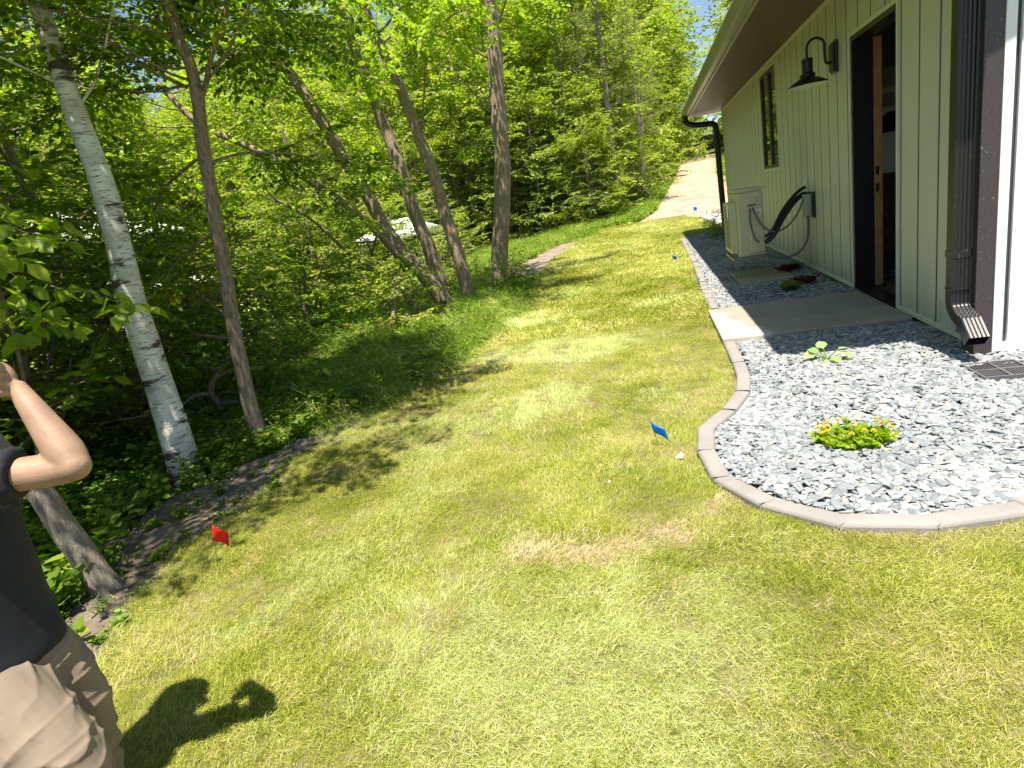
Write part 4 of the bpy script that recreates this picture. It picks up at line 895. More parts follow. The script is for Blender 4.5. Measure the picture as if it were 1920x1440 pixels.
bt('d3', -.9, 46, 1.0, 3, 'tree at the left bend of the driveway')
bt('d1', -3.4, 39, 1.1, 1, 'tall tree high above the driveway, left of the sky patch')
bt('p0', 15.5, 70, 1.1, 4, 'tall pine at the top of the driveway')
bt('d0', 9.8, 45, .9, 2, 'tree right of the driveway behind the house')
bt('d2', 8.2, 35, .7, 2, 'bushy tree on the right side of the driveway beyond the house corner')
bt('p1', 9.6, 57, 1.2, 5, 'grey-trunked pine at the driveway bend')
bt('d3', -18, 27, 1.1, 4.5, 'tall tree behind the blue house, right side')
bt('d1', -24, 25, 1.1, 3.3, 'tall tree behind the blue house, left side')
bt('d2', -8.0, 13.6, .75, .4, 'leafy tree behind the slender tree', cm='leaf_far')
bt('d0', -10.2, 7.6, .7, 2.4, 'leafy tree behind the birch trunk')
bt('d3', -11.5, 9.5, .8, 1.4, 'leafy tree at the far left behind the birch')
bt('d2', -6.3, 5.6, .8, 3.4, 'bushy tree filling the gap between birch and slender tree')
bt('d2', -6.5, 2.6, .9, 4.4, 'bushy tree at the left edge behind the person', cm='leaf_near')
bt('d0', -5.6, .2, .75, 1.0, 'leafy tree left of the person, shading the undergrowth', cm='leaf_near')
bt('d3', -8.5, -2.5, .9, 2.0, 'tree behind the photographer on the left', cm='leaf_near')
for i, (k, x, y, s_c, l, c_) in enumerate([('d2', -3.3, 29.3, .8, 'low yellow-green tree behind the grassy verge', 'leaf_far_yellow'), ('d1', -7.8, 28, 1.0, 'tall tree rising in the second row behind the leaning fork', None),
      ('d2', -9.6, 25.5, .8, 'rounded tree left of the spruces', None), ('d0', -1.9, 38, .8, 'leafy tree leaning over the upper driveway', None), ('d2', -1.9, 32.3, .6, 'low tree at the left driveway bank', 'leaf_far_yellow'), ('s0', -1.1, 35.2, .9, 'spruce at the left driveway bank', None),
      ('d3', -2.5, 31, 1.1, 'tall tree behind the bare-twigged pine', 'leaf_far_yellow'), ('d1', -12.8, 22.5, .75, 'leafy tree between the blue house and the white canopy', None), ('d2', -10.5, 17.5, .6, 'small bushy tree before the white canopy', 'leaf_far_yellow')]):
    bt(k, x, y, s_c, i*1.7, l, cm=c_)
# shrubs
def shrub(kind, x, y, s, rz, label, cm='leaf_near'):
    return bt(kind, x, y, s, rz, label, 'shrub', 'shrubs of the shaded understory', 'shrub', cm)
for i, (k, x, y, s, l) in enumerate([('sh', -4.9, 3.6, .75, 'dark shrub behind the foot of the birch'), ('sh', -5.3, 5.0, .9, 'dark shrub right behind the slender tree'), ('sh', -4.7, 6.3, .62, 'dark shrub behind the tall grass'),
      ('sh', -7.8, 6.4, .9, 'shrub left of the leaning fork'), ('sh', -6.4, 10.2, .8, 'shrub behind the thin shoot of the leaning fork'), ('sh', -4.6, 2.1, .75, 'dark shrub beside the elbow of the person'), ('sh', -5.0, .9, .8, 'dark shrub behind the hand of the person'),
      ('sh', -7.5, 4.0, 1.0, 'tall dark shrub deep in the left shade'), ('sh2', -3.9, 4.6, .8, 'low shrub at the foot of the slender tree'), ('sh2', -3.5, 7.5, .7, 'low shrub in the grass before the leaning fork'), ('sh2', -4.8, 10.5, 1.0, 'low shrub behind the leaning fork'),
      ('sh2', -4.2, 12.8, .9, 'low shrub left of the dirt path'), ('sh2', -2.35, 9.9, .42, 'leafy seedling between the orange-lichened stem and the straight trunk'), ('sh', -9, 14, .8, 'sunlit shrub below the white canopy'), ('sh', -13.6, 11, .8, 'shrub before the red boat')]):
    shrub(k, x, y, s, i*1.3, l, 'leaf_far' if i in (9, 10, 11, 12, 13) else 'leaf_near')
# far wood, uncountable: one object
def merged(kind, cm):
    tm, lm = K[kind]; a = proto('wood_kind', tm.copy(), []); 
    bm = bmesh.new(); bm.from_mesh(tm); n0 = len(bm.faces); bm.from_mesh(lm)
    bm.faces.ensure_lookup_table()
    for f in bm.faces[n0:]: f.material_index = 1
    me = bpy.data.meshes.new('wood'); bm.to_mesh(me); bm.free(); bpy.data.objects.remove(a)
    return proto('wood_kind_'+kind, me, [M['bark'], M[cm]])
wk = [merged('d0', 'leaf_far'), merged('d1', 'leaf_far_yellow'), merged('d3', 'leaf_far'), merged('p0', 'needle_pine'), merged('s0', 'needle')]
pts = []
rw = random.Random(9)
for i in range(3000):
    x, y = rw.uniform(-70, 45), rw.uniform(31, 110)
    if i > 1500: x, y = rw.uniform(-60, -27), rw.uniform(-20, 60)
    if i > 2700: x, y = rw.uniform(14, 45), rw.uniform(24, 80)
    dl, dr = np.interp(y, DY, DL)-3.4, np.interp(y, DY, DR)+2.5
    if y >= 23 and dl < x < dr and y < 59: continue
    if x > -27 and y < 33: continue
    if x > 0 and y < 46 and x < 12: continue
    if abs(x - .098*y) < 2.6 + .018*y and y > 36: continue      # the gap where blue sky shows
    if y > 95 and y < 99: pass
    if all((x-a)**2+(y-b_)**2 > (2.8+.012*y)**2 for a, b_ in pts): pts.append((x, y))
pts = np.array(pts); n = len(pts); nr = np.random.default_rng(77)
scatter('far_wood', wk, np.stack([pts[:, 0], pts[:, 1], terr(pts[:, 0], pts[:, 1])-.1], -1), np.stack([np.zeros(n), np.zeros(n), nr.uniform(0, 6.28, n)], -1), nr.uniform(1.05, 1.4, n)*(1+.008*np.clip(pts[:, 1]-35, 0, 60)), nr.choice([0, 0, 1, 1, 2, 2, 3], n))
# ------------------------------------------------------------------ ground plants
def weed_mesh(seed, n, lsz, h, spread):
    T = Tree(seed)
    for i in range(n):
        a = T.r.uniform(0, 6.28); C_ = T.curve((T.r.uniform(-.06, .06), T.r.uniform(-.06, .06), -.02), (math.cos(a)*spread, math.sin(a)*spread, 1), h*T.r.uniform(.6, 1.2), 5, .12, -.2); T.tube(C_, np.linspace(.003, .0015, 6), 3)
        for j in range(5):
            q = along(C_, .35+.65*j/4); b_ = j*2.2+a
            T.leaf(q, (math.cos(b_), math.sin(b_), .25), lsz*T.r.uniform(.6, 1.15), .3)
            if j % 2: T.leaf(q, (-math.cos(b_), -math.sin(b_), .25), lsz*T.r.uniform(.6, 1.15), .3)
    tm, lm = T.meshes('weed', False, 1.1); bm = bmesh.new(); bm.from_mesh(lm); me0 = lm
    # join stalks
    V1 = np.empty(len(lm.vertices)*3, np.float32); lm.vertices.foreach_get('co', V1); V2 = np.empty(len(tm.vertices)*3, np.float32); tm.vertices.foreach_get('co', V2)
    bm.free(); V1 = V1.reshape(-1, 3); V2 = V2.reshape(-1, 3)
    F1 = np.array([list(p.vertices) for p in lm.polygons]); F2 = np.array([list(p.vertices) for p in tm.polygons]) + len(V1)
    rn = np.empty(len(V1), np.float32); lm.attributes['rnd'].data.foreach_get('value', rn)
    return npmesh('weed', np.concatenate([V1, V2]), np.concatenate([F1, F2]), {'rnd': np.concatenate([rn, np.full(len(V2), .2)])})
wp = [proto(f'weed_kind_{i}', weed_mesh(80+i, 7, [.05, .07, .045, .085][i % 4], [.16, .22, .28, .2][i % 4], .7), M['weed']) for i in range(5)]
n = 12000; x = nr.uniform(-9, -1.6, n); y = nr.uniform(.3, 24, n)**1.0
edge = lawn_left(y) - np.interp(y, [-2, 1.3, 1.8, 2.6, 3.2, 4, 5, 30], [.25, .28, .35, .78, .45, .15, -.03, -.05])
keep = nr.uniform(0, 1, n) < np.interp(x, [-9, -5, -3.5, -2], [.5, .7, 1, 1])*np.where((y > 4.6) & (x > -4.2), .6, 1)
pathL = np.interp(y, [10.5, 12, 16, 20, 26], [-3.0, -3.3, -3.6, -3.2, -2.0]); onpath = (y > 11.3) & (y < 21) & (x > pathL)
ok = (x < edge) & keep & ~onpath; x, y = x[ok], y[ok]; n = len(x)
scatter('undergrowth', wp, np.stack([x, y, terr(x, y)-.05], -1), np.stack([nr.normal(0, .15, n), nr.normal(0, .15, n), nr.uniform(0, 6.28, n)], -1), nr.uniform(.6, 1.3, n), nr.integers(0, 5, n))
# seedlings on the bare soil
n = 90; y = nr.uniform(1.2, 3.4, n); x = lawn_left(y) - nr.uniform(0, .6, n)
scatter('soil_weeds', wp, np.stack([x, y, terr(x, y)-.03], -1), np.stack([nr.normal(0, .3, n), nr.normal(0, .3, n), nr.uniform(0, 6.28, n)], -1), nr.uniform(.18, .45, n), nr.integers(0, 5, n))
# loose stones and chips on the soil
n = 260; y = nr.uniform(1.0, 3.6, n); x = lawn_left(y) - nr.uniform(0, .7, n)
scatter('loose_stones', sp, np.stack([x, y, terr(x, y)-.005], -1), nr.normal(0, .5, (n, 3)), nr.uniform(.006, .035, n), nr.integers(0, 12, n))
# tall grass
gp = [proto(f'tall_grass_{i}', tuft(20, .09, .20, .50, .0105, .9, 60+i, .8, 4), M['tall_grass']) for i in range(5)]
n = 9000; y = np.concatenate([nr.uniform(3.6, 12, n//2), nr.uniform(12, 25.5, n//2)]); u = nr.exponential(.62, n)
x = lawn_left(y) + .10*nfield(y*2, y*0, 3, 9) + .05 - u*np.where(y > 12, 1.6, 1)*.9 + np.where(y > 12, 0, .05)
pathL = np.interp(y, [10.5, 12, 16, 20, 26], [-3.0, -3.3, -3.6, -3.2, -2.0]); onpath = (y > 11.2) & (y < 20.5) & (x > pathL)
x = np.where(onpath, pathL - u*1.5, x); n = len(x)
n0_ = n; x = np.concatenate([x, nr.uniform(-5.2, -1.9, 3500)]); y = np.concatenate([y, nr.uniform(4.4, 10.5, 3500)]); k = (np.arange(len(x)) < n0_) | (x < lawn_left(y)+.0); x, y = x[k], y[k]; u = np.concatenate([u, np.full(3500, .5)])[k]; n = len(x)
hs = np.clip(nr.uniform(.35, 1.0, n)*np.clip(.62+u*.8, .55, 1.2), .3, 1.15)*np.where(y < 4.2, .6, 1.0)
scatter('tall_grass', gp, np.stack([x, y, terr(x, y)-.05], -1), np.stack([nr.normal(0, .12, n), nr.normal(0, .12, n), nr.uniform(0, 6.28, n)], -1), hs, nr.integers(0, 5, n))
# verge beyond the lawn, up to the trees, and banks of the driveway
n = 13000; x = nr.uniform(-13, 2, n); y = nr.uniform(13, 33, n)
far_edge = np.interp(x, [-12, -3.7, -3.0, -2.2, -.6, .15, .76, 1.55], [10, 10, 20, 24.6, 25.0, 26.8, 31.9, 39])
ok = (y > far_edge) & (x < np.interp(y, DY, DL)-.05); x, y = x[ok], y[ok]
x2 = nr.uniform(0, 9, 2600); y2 = nr.uniform(30, 60, 2600); r_ = np.interp(y2, DY, DR); l_ = np.interp(y2, DY, DL); k = ((x2 > r_-.3) & (x2 < r_+3.5)) | ((x2 < l_) & (x2 > l_-2)); x = np.concatenate([x, x2[k]]); y = np.concatenate([y, y2[k]]); n = len(x)
scatter('verge_grass', gp + wp, np.stack([x, y, terr(x, y)-.05], -1), np.stack([nr.normal(0, .1, n), nr.normal(0, .1, n), nr.uniform(0, 6.28, n)], -1), nr.uniform(.7, 1.5, n), nr.choice([0, 1, 2, 3, 4, 0, 1, 2, 3, 4, 5, 6, 7, 8, 9], n))
# plants in the gravel bed
def plant(name, label, loc, build_, m, cat='plant'):
    T = Tree(hash(name) % 1000 if False else len(label)); build_(T); tm, lm = T.meshes(name, False, 1.5)
    e = empty(name, loc, label, cat)
    for nm, me, mm in (('stems', tm, M['weed']), ('foliage', lm, m)):
        o = bpy.data.objects.new(nm, me); me.materials.append(mm); COL.objects.link(o); o.parent = e
        if nm == 'stems': me.attributes.new('rnd', 'FLOAT', 'POINT').data.foreach_set('value', np.full(len(me.vertices), .8, np.float32))
    return e
def hosta_b(T):
    for a, L, u in [(2.6, .09, 1.3), (3.1, .10, .8), (1.9, .10, 1.6), (.3, .13, .75), (-.1, .12, .6), (4.6, .05, .6), (5.4, .05, 1.2)]:
        C_ = T.curve((0, 0, -.01), (math.cos(a), math.sin(a), u*1.3), L*.8, 4, .04, -.4); T.tube(C_, .004, 5); T.leaf(C_[-1], C_[-1]-C_[-2]+[0, 0, -.01], .078, .3)
plant('hosta_plant', 'small pale green broad-leaved plant in the gravel near the slab corner', (1.01, 4.12, .03), hosta_b, M['hosta'])
def flower_b(T):
    for i in range(190):
        a = T.r.uniform(0, 6.28); rr_ = math.sqrt(T.r.random()); p = (rr_*math.cos(a)*.14, rr_*math.sin(a)*.09, .0); 
        C_ = T.curve(p, (math.cos(a)*.6*rr_, math.sin(a)*.6*rr_, .8), T.r.uniform(.02, .075)*(.6+.5*math.sin(a*3)**2), 3, .2); T.tube(C_, .0015, 3)
        for j in range(6): b_ = j*1.1+a; T.leaf(along(C_, .3+.7*j/5), (math.cos(b_), math.sin(b_), .6), .026*T.r.uniform(.6, 1.2), .5)
e = plant('flowering_clump', 'low yellow-flowered green clump in the middle of the pale gravel', (.79, 2.80, .02), flower_b, M['leaf_bright'])
for (px_, py_) in [(-.12, .06), (-.13, .02), (-.10, .05), (-.14, .035), (-.12, -.03), (-.135, -.02), (-.05, .07), (.0, .02), (.12, .04), (.13, .03), (.135, -.02), (.14, -.03), (.06, -.06), (.02, -.075), (-.03, -.07), (.11, .07), (-.09, .075)]:
    T = Tree(int(px_*900+500)); T.lp = []
    c0 = np.array([px_, py_, .075+T.r.uniform(-.012, .012)])
    for q in range(2):
        for j in range(7): a = j*.9+q*.4; T.leaf(c0+[0, 0, q*.003], (math.cos(a), math.sin(a), .3+q*.5), .014-.003*q, .2)
    lm = leaves_mesh('flower', T.lp, T.ld, np.array(T.lu), np.array(T.ls), T.nr.uniform(0, 1, len(T.lp)), False, 1.4)
    o = bpy.data.objects.new('flower', lm); lm.materials.append(M['flower']); COL.objects.link(o); o.parent = e
def red_b(T):
    for i in range(26):
        a = T.r.uniform(0, 6.28); C_ = T.curve((T.r.uniform(-.06, .06), T.r.uniform(-.06, .06), 0), (math.cos(a)*.8, math.sin(a)*.8, .8), .11, 3, .1, -.3); T.tube(C_, .0018, 3)
        for j in range(5): b_ = j*1.3+a; T.leaf(along(C_, .4+.6*j/4), (math.cos(b_), math.sin(b_), .4), .05, .4)
plant('red_leaved_plant', 'low dark red plant in the shade right of the heat pump pad', (1.58, 7.95, .02), red_b, M['red_leaf'])
plant('red_leaved_plant', 'small red-tinged plant in the shaded gravel near the slab', (1.53, 6.95, .02), red_b, M['red_leaf'])
def tuftb(T):
    for i in range(60):
        a = T.r.uniform(0, 6.28); C_ = T.curve((T.r.uniform(-.05, .05), T.r.uniform(-.05, .05), 0), (math.cos(a)*.6, math.sin(a)*.6, 1), .12, 3, .1, -.3); T.tube(C_, .0015, 3)
        for j in range(4): b_ = j*1.3+a; T.leaf(along(C_, .4+.6*j/4), (math.cos(b_), math.sin(b_), .5), .04, .4)
plant('green_plant', 'spindly green plant in the shaded gravel beside the slab', (1.32, 6.7, .01), tuftb, M['weed'])
for x, y, s, l in [(1.45, 14.2, 1.0, 'leafy green plant at the far end of the bed behind the heat pump'), (1.35, 13.2, .8, 'green perennial in the shade just beyond the heat pump')]:
    bt('sh2', x, y, .36*s, x*9, l, 'green_plant', None, 'plant', 'leaf_far')
# ------------------------------------------------------------------ far things
h2 = empty('blue_house', (-20.5, 20, -.4), 'blue-sided neighbour house with a pale roof glimpsed left of the birch', 'house')
MB().box((-26, 18, -.8), (-18.6, 21.2, 2.9)).build('wall', M['blue_siding'], h2)
b = MB()
for k in range(22): b.box((-26.02, 17.985, -.7+k*.165), (-18.585, 18.0, -.69+k*.165)); 

for k in range(22): b.box((-18.6, 18.0, -.7+k*.165), (-18.585, 21.2, -.69+k*.165))
b.build('lap_lines', M['groove'], h2)
MB().prism([(-26.6, 2.75), (-18.0, 2.75), (-18.0, 2.95), (-22.3, 4.4), (-26.6, 2.95)], 'y', 17.3, 21.6).build('roof', M['white_roof'], h2)
MB().box((-19.3, 17.97, .4), (-18.8, 17.983, 1.9)).build('corner_post', M['white_roof'], h2)
bt('d2', -16.6, 16.6, .45, 2, 'small leafy tree before the right end of the blue house')
bt('d2', -19.6, 15.2, .6, 5, 'small leafy tree before the left end of the blue house')
bt('sh', -10.1, 18.4, .85, 1, 'leafy shrub partly hiding the white canopy', 'shrub', 'shrubs of the shaded understory', 'shrub', 'leaf_far')
rb = empty('covered_boat', (-13, 14.5, -.5), 'dark red boat under a white cover, glimpsed right of the birch trunk', 'boat')
def hull(cx_, cy_, z0, L_, W_, H_):
    b = MB(); rows = []
    for i in range(11):
        t = i/10; w_ = W_*.5*(1-(abs(t-.35)/.68)**2.4)**.6 if t < .999 else .02; zb = z0 + .25*H_*t**3
        for u, v in ((-1, 1), (-.9, .5), (-.45, .08), (0, 0), (.45, .08), (.9, .5), (1, 1)): rows.append((cx_-L_/2+L_*t, cy_+u*w_, zb+(H_+z0-zb)*v))
    fs = [(j*7+i, j*7+i+1, (j+1)*7+i+1, (j+1)*7+i) for j in range(10) for i in range(6)] + [tuple(range(7)), tuple(76-i for i in range(7))]
    b.add(rows, fs); return b
hull(-13, 14.5, .35, 3.4, 1.3, .62).build('hull', M['red_hull'], rb, True)
b = MB(); rows = []
for i in range(11):
    t = i/10; w_ = .68*(1-(abs(t-.35)/.7)**2.4)**.6 if t < .999 else .05
    for u in np.linspace(-1, 1, 7): rows.append((-14.75+3.5*t, 14.5+u*w_, .93+.16*(1-u*u)*(1+.3*math.sin(i*2))))
b.add(rows, [(j*7+i, j*7+i+1, (j+1)*7+i+1, (j+1)*7+i) for j in range(10) for i in range(6)]).build('cover', M['white_roof'], rb, True)
MB().box((-14.2, 14.2, -.4), (-11.8, 14.3, -.3)).box((-14.2, 14.7, -.4), (-11.8, 14.8, -.3)).box((-13.6, 13.9, -.3), (-13.5, 15.1, .4)).box((-12.4, 13.9, -.3), (-12.3, 15.1, .4)).lathe([(.001, -.08), (.25, -.08), (.25, .08), (.001, .08)], 16, M=Matrix.Translation((-13, 13.85, -.28)) @ Matrix.Rotation(R(90), 4, 'X')).build('trailer', M['grey_plastic'], rb)
MB().tube([(-12.9, 14.2, 1.0), (-12.95, 14.2, 1.4), (-12.6, 14.2, 1.42), (-12.5, 14.2, 1.0)], .03, 6).build('seat_frame', M['white_roof'], rb)
cp = empty('canopy_tent', (-9.5, 22, -.45), 'white canopy tent in the sun, seen through the leaning trunks', 'canopy')
b = MB(); cx_, cy_ = -9.5, 22.9
b.add([(cx_-1.3, cy_-1.4, 1.25), (cx_+1.3, cy_-1.4, 1.25), (cx_+1.3, cy_+1.4, 1.25), (cx_-1.3, cy_+1.4, 1.25), (cx_-.4, cy_, 1.8), (cx_+.4, cy_, 1.8)], [(0, 1, 5, 4), (1, 2, 5), (2, 3, 4, 5), (3, 0, 4)])
b.box((cx_-1.3, cy_-1.41, 1.08), (cx_+1.3, cy_-1.39, 1.25)).box((cx_-1.31, cy_-1.39, 1.08), (cx_-1.29, cy_+1.39, 1.25)).box((cx_+1.29, cy_-1.39, 1.08), (cx_+1.31, cy_+1.39, 1.25)); b.build('roof', M['white_roof'], cp)
for sx in (-1, 1):
    for sy in (-1, 1): MB().box((cx_+sx*1.25-.03, cy_+sy*1.34-.03, -.6), (cx_+sx*1.25+.03, cy_+sy*1.34+.03, 1.2)).build('leg', M['white_roof'], cp)
MB().box((cx_-1.25, cy_-1.3, .55), (cx_-1.1, cy_-1.27, 1.0)).build('side_panel', M['white_roof'], cp)
o = MB().box((-11.9, 21.5, -.5), (-11.2, 22.3, .25)).box((-11.8, 21.6, .25), (-11.3, 22.2, .4)).build('storage_crate', M['grey_plastic'], None, bevel=.03); tag(o, 'grey-blue crate standing left under the white canopy', 'crate')
bt('sh', -8.4, 19.2, 1.0, 2, 'leafy shrub in front of the right end of the white canopy', 'shrub', 'shrubs of the shaded understory', 'shrub', 'leaf_far_yellow')
bt('sh', -.5, 33.5, 1.0, 1, 'leafy bush on the left bank halfway up the driveway', 'shrub', None, 'shrub', 'leaf_far')
bt('sh', .1, 38, 1.2, 2, 'leafy bush higher on the left bank of the driveway', 'shrub', None, 'shrub', 'leaf_far_yellow')
bt('sh', .9, 43, 1.3, 3, 'uppermost leafy bush on the left bank of the driveway', 'shrub', None, 'shrub', 'leaf_far')
bt('p0', -.1, 36.3, .75, 1, 'pine overhanging the middle of the driveway from the left')
bt('p0', .2, 42.5, .75, 3, 'pine overhanging the upper driveway from the left')
bt('d0', 7.6, 40, .75, 3, 'unseen tree added behind the house to shade the driveway')  # out of view, added for the shade it casts on the driveway
bt('d1', -.6, 48, .8, 3, 'tree leaning over the upper left bend of the driveway', cm='leaf_far_yellow')
dd = empty('dandelion', (-1.19, 3.9, -.02), 'single tiny yellow dandelion in the left part of the lawn', 'flower')
MB().tube([(-1.19, 3.9, -.02), (-1.19, 3.9, .045)], .0015, 5).build('stem', M['wire'], dd)
MB().lathe([(.001, .05), (.012, .052), (.016, .048), (.010, .042), (.001, .04)], 12, (-1.19, 3.9, 0)).build('bloom', simple('dandelion_bloom', (.8, .6, .02), .7), dd)
# parked car at the driveway bend
car = empty('parked_car', (6.4, 61, float(terr(6.4, 61))), 'dark parked car glimpsed at the top of the dirt driveway', 'car'); zc = float(terr(6.4, 61))
body = [(-2.1, .3), (2.1, .3), (2.15, .7), (1.9, .95), (1.1, 1.0), (.6, 1.45), (-1.1, 1.48), (-1.7, 1.0), (-2.15, .9)]
MB().prism([(6.4+a, zc+b_) for a, b_ in body], 'y', 60.1, 61.9).build('body', M['car_paint'], car, bevel=.08)
MB().prism([(6.4+a, zc+b_) for a, b_ in [(.95, 1.02), (.55, 1.38), (-1.05, 1.4), (-1.5, 1.02)]], 'y', 60.08, 60.1).build('window', M['glass'], car)
for sx in (-1.35, 1.35): MB().lathe([(.001, -.1), (.33, -.1), (.33, .1), (.001, .1)], 18, M=Matrix.Translation((6.4+sx, 60.15, zc+.33)) @ Matrix.Rotation(R(90), 4, 'X')).build('wheel', M['hose'], car)
# ------------------------------------------------------------------ person
def remeshed(name, parts, voxel, mat_, parent, smooth_it=6, disp=None, loc=None):
    """parts: list of (V, F) closed shells, fused into one continuous surface"""
    b = MB()
    for V, F in parts: b.add(V, F)
    me = bpy.data.meshes.new(name); me.from_pydata(b.v, [], b.f); bm = bmesh.new(); bm.from_mesh(me); bmesh.ops.recalc_face_normals(bm, faces=bm.faces); bm.to_mesh(me); bm.free()
    o = bpy.data.objects.new(name, me); COL.objects.link(o)
    m = o.modifiers.new('r', 'REMESH'); m.mode = 'VOXEL'; m.voxel_size = voxel; m2 = o.modifiers.new('s', 'SMOOTH'); m2.iterations = smooth_it; m2.factor = .5
    dg_ = bpy.context.evaluated_depsgraph_get(); me2 = bpy.data.meshes.new_from_object(o.evaluated_get(dg_)); bpy.data.objects.remove(o)
    if disp:
        n = len(me2.vertices); V = np.empty(n*3, np.float32); me2.vertices.foreach_get('co', V); V = V.reshape(-1, 3); Nn = np.empty(n*3, np.float32); me2.vertices.foreach_get('normal', Nn); Nn = Nn.reshape(-1, 3)
        V = V + Nn*disp(V)[:, None]; me2.vertices.foreach_set('co', V.ravel().astype(np.float32)); me2.update()
    me2.name = name
    return link(name, me2, mat_, parent, True)
def limb_shell(pts, rad, n=18, sq=None):
    """closed tapered shell through pts with (rx, ry) or r"""
    C_ = smooth_pts(pts, 22); rr_ = smooth_pts([(r if isinstance(r, tuple) else (r, r)) + (0,) for r in rad], 22)
    V, F = tube_arr(C_, 1.0, n); V = V.reshape(22, n, 3)
    V = C_[:, None] + (V-C_[:, None])*rr_[:, 0][:, None, None]
    V = V.reshape(-1, 3); F = [tuple(f) for f in F] + [tuple(range(n)), tuple(len(V)-1-i for i in range(n))]
    return [tuple(v) for v in V], F
def ellip(c, r, Mx=None, n=16):
    V = []; F = []
    for i in range(1, n):
        th = math.pi*i/n
        for j in range(2*n): ph = math.pi*j/n; v = Vector((r[0]*math.sin(th)*math.cos(ph), r[1]*math.sin(th)*math.sin(ph), r[2]*math.cos(th))); v = Mx @ v if Mx else v; V.append((v.x+c[0], v.y+c[1], v.z+c[2]))
    for i in range(n-2):
        for j in range(2*n): F.append((i*2*n+j, i*2*n+(j+1) % (2*n), (i+1)*2*n+(j+1) % (2*n), (i+1)*2*n+j))
    F.append(tuple(range(2*n))); F.append(tuple(len(V)-1-j for j in range(2*n)))
    return V, F
def loft(secs, n=28):
    """secs: (cx, cy, z, rx, ry, rot)"""
    S = smooth_pts([s for s in [(a, b_, c) for a, b_, c, *_ in secs]], 30); Q = smooth_pts([(s[3], s[4], s[5]) for s in secs], 30); V = []
    for c, q in zip(S, Q):
        for i in range(n):
            a = 2*math.pi*i/n; u, v = q[0]*math.cos(a), q[1]*math.sin(a); V.append((c[0]+u*math.cos(q[2])-v*math.sin(q[2]), c[1]+u*math.sin(q[2])+v*math.cos(q[2]), c[2]))
    F = [(j*n+i, j*n+(i+1) % n, (j+1)*n+(i+1) % n, (j+1)*n+i) for j in range(29) for i in range(n)] + [tuple(range(n)), tuple(30*n-1-i for i in range(n))]
    return V, F
per = empty('person', (-1.48, .85, 0), 'person in black t-shirt and khaki trousers with one arm raised to the face', 'person')
# stands facing +x, right arm lifted forward, forearm folded back to the face
from mathutils import noise as mnoise
HX, HY = -1.515, .85
SH = (-1.45, .785, .965); ELB = (-1.178, .905, .945); WR = (-1.262, .925, 1.098)
parts = [limb_shell([(-1.52, .82, .95), SH, (-1.34, .84, .955), (-1.215, .895, .945), ELB], [.048, .045, .036, .034, .031]),
         limb_shell([ELB, (-1.197, .912, .975), (-1.228, .918, 1.035), WR, (-1.275, .925, 1.118)], [.031, .036, .029, .0205, .020]),
         ellip(ELB, (.031, .031, .031)), ellip((-1.293, .925, 1.138), (.027, .021, .034)),
         loft([(HX, HY, .46, .09, .11, 0), (HX, HY, .70, .08, .105, 0), (HX, HY, .88, .08, .12, 0), (HX, HY, .98, .05, .09, 0)]),
         limb_shell([(HX, HY, .95), (HX+.01, HY, 1.08)], [.042, .037]),
         ellip((HX+.02, HY, 1.18), (.083, .068, .10)), ellip((HX+.045, HY, 1.125), (.055, .048, .05)), limb_shell([(HX+.10, HY, 1.195), (HX+.118, HY, 1.165), (HX+.10, HY, 1.155)], [.008, .013, .01]),
         ellip((HX+.01, HY-.069, 1.17), (.018, .008, .026)), ellip((HX+.01, HY+.069, 1.17), (.018, .008, .026)), ellip((HX+.092, HY, 1.12), (.012, .022, .005)), ellip((HX+.094, HY, 1.128), (.011, .02, .004)),
         limb_shell([(HX, HY+.10, .94), (HX-.05, HY+.15, .86), (HX-.08, HY+.14, .74), (HX-.06, HY+.12, .60)], [.044, .038, .031, .026]), limb_shell([(HX-.06, HY+.12, .60), (HX-.03, HY+.12, .50), (HX-.0, HY+.11, .43)], [.028, .024, .017]), ellip((HX+.01, HY+.11, .39), (.016, .028, .036)),
         limb_shell([(-1.48, .80, .50), (-1.38, .765, .30), (-1.43, .775, .06)], [.06, .045, .03]), limb_shell([(-1.50, .90, .50), (-1.50, .92, .28), (-1.56, .93, .06)], [.06, .045, .03])]
for k in range(4):      # curled fingers of the raised hand
    z = 1.165 - k*.0185; y = .909 - k*.003; L_ = [.9, 1, .96, .8][k]; x = -1.278 - k*.001
    parts.append(limb_shell([(x-.004, .918, z), (x+.010, y-.010, z+.006), (x, y-.027*L_, z+.004), (x-.024, y-.027*L_, z), (x-.036, y-.010, z-.003)], [.009, .0098, .0092, .0085, .007], 10))
parts.append(limb_shell([(-1.275, .932, 1.120), (-1.273, .905, 1.132), (-1.290, .884, 1.146), (-1.308, .877, 1.158)], [.011, .0105, .009, .007], 10))
for k in range(4):
    y = HY+.085 + k*.014; parts.append(limb_shell([(HX+.012, y, .375), (HX+.02, y, .34), (HX+.013, y, .312), (HX, y, .298)], [.0085, .008, .0075, .006], 8))
parts.append(limb_shell([(HX+.01, HY+.085, .405), (HX+.03, HY+.075, .375), (HX+.03, HY+.075, .35)], [.009, .0085, .007], 8))
remeshed('body', parts, .0036, M['skin'], per, 3)
for sy in (-1, 1):
    V, F = ellip((HX+.089, HY+sy*.026, 1.187), (.010, .011, .009)); MB().add(V, F).build('eye', M['eye'], per, True)
hp = [ellip((HX+.012, HY, 1.202), (.090, .077, .098)), ellip((HX-.02, HY, 1.15), (.06, .07, .07))]
remeshed('hair', hp, .006, M['hair'], per, 2, lambda V: .004*np.sin(V[:, 0]*260+V[:, 2]*90)*np.sin(V[:, 1]*310) - .02*np.clip((V[:, 0]-HX-.08)*30, 0, 1)*np.clip((1.23-V[:, 2])*40, 0, 1))
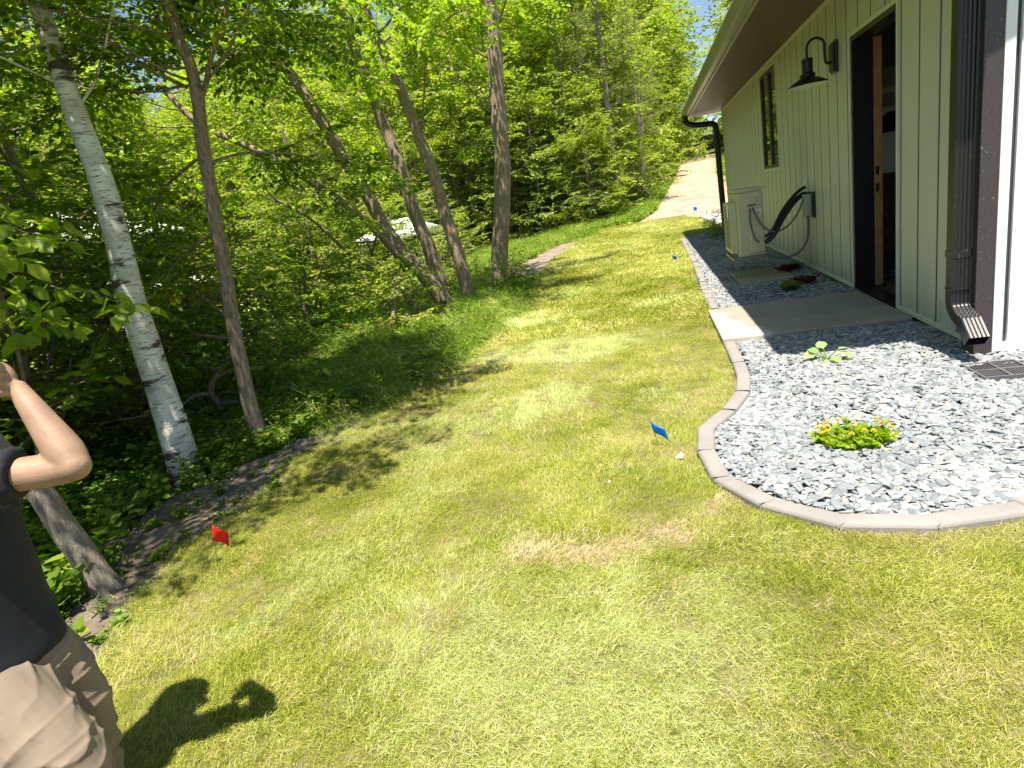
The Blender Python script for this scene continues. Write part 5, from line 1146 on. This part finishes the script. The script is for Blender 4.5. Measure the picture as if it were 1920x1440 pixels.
def folds(freqs, amp, sharp):
    def f(V):
        out = np.zeros(len(V))
        for i, v in enumerate(V):
            t = 0
            for (ax, fa, fc, w_) in freqs:
                u = Vector((float(v[0])*math.cos(ax)+float(v[2])*math.sin(ax), float(v[1]), -float(v[0])*math.sin(ax)+float(v[2])*math.cos(ax)))
                t += w_*(1-abs(mnoise.noise(Vector((u.x*fa, u.y*fa*.8, u.z*fc))))*2.2)
            out[i] = amp*max(0, t)**sharp if t > 0 else 0
        return out - amp*.4
    return f
shirt = [loft([(-1.515, .84, .515, .112, .138, 0), (-1.512, .84, .58, .110, .136, 0), (-1.505, .84, .70, .104, .134, 0), (-1.505, .845, .82, .104, .138, 0), (HX, HY, .90, .098, .14, 0), (HX, HY, .96, .082, .125, 0), (HX, HY, 1.0, .055, .07, 0)]),
         limb_shell([(-1.52, .80, .95), (-1.45, .79, .965), (-1.36, .833, .957), (-1.275, .868, .951)], [.070, .066, .056, .052]),
         limb_shell([(HX, HY+.08, .95), (HX-.03, HY+.13, .89), (HX-.06, HY+.14, .82)], [.062, .056, .050])]
remeshed('t_shirt', shirt, .006, M['tee'], per, 4, folds([(.3, 4, 13, .6), (1.3, 5, 17, .5)], .010, 2.4))
tr_ = [loft([(-1.51, .85, .40, .095, .12, 0), (-1.513, .845, .46, .104, .130, 0), (-1.515, .845, .56, .100, .125, 0)]),
       limb_shell([(-1.49, .79, .50), (-1.405, .768, .42), (-1.310, .750, .32), (-1.325, .752, .22), (-1.38, .765, .10), (-1.39, .765, .03)], [.088, .090, .076, .064, .056, .055], 24),
       limb_shell([(-1.50, .89, .50), (-1.485, .91, .40), (-1.475, .92, .30), (-1.51, .925, .16), (-1.54, .925, .04)], [.085, .078, .068, .060, .056], 24)]
tz = remeshed('trousers', tr_, .004, M['khaki'], per, 4, folds([(-.6, 5, 30, .7), (.45, 4, 24, .45)], .0065, 3.2))
MB().tube(smooth_pts([(-1.405, .80, .50), (-1.40, .80, .46), (-1.40, .815, .42)], 12), .002, 5).build('pocket_seam', M['khaki'], tz)
for y, x in ((.765, -1.36), (.925, -1.51)):
    sh_ = [ellip((x, y, .03), (.10, .042, .035)), ellip((x+.05, y, .02), (.07, .044, .028)), limb_shell([(x-.04, y, .03), (x-.035, y, .09)], [.045, .042])]
    remeshed('shoe', sh_, .006, M['hose'], per, 3)
print('leaf objects ok', len(bpy.data.objects))
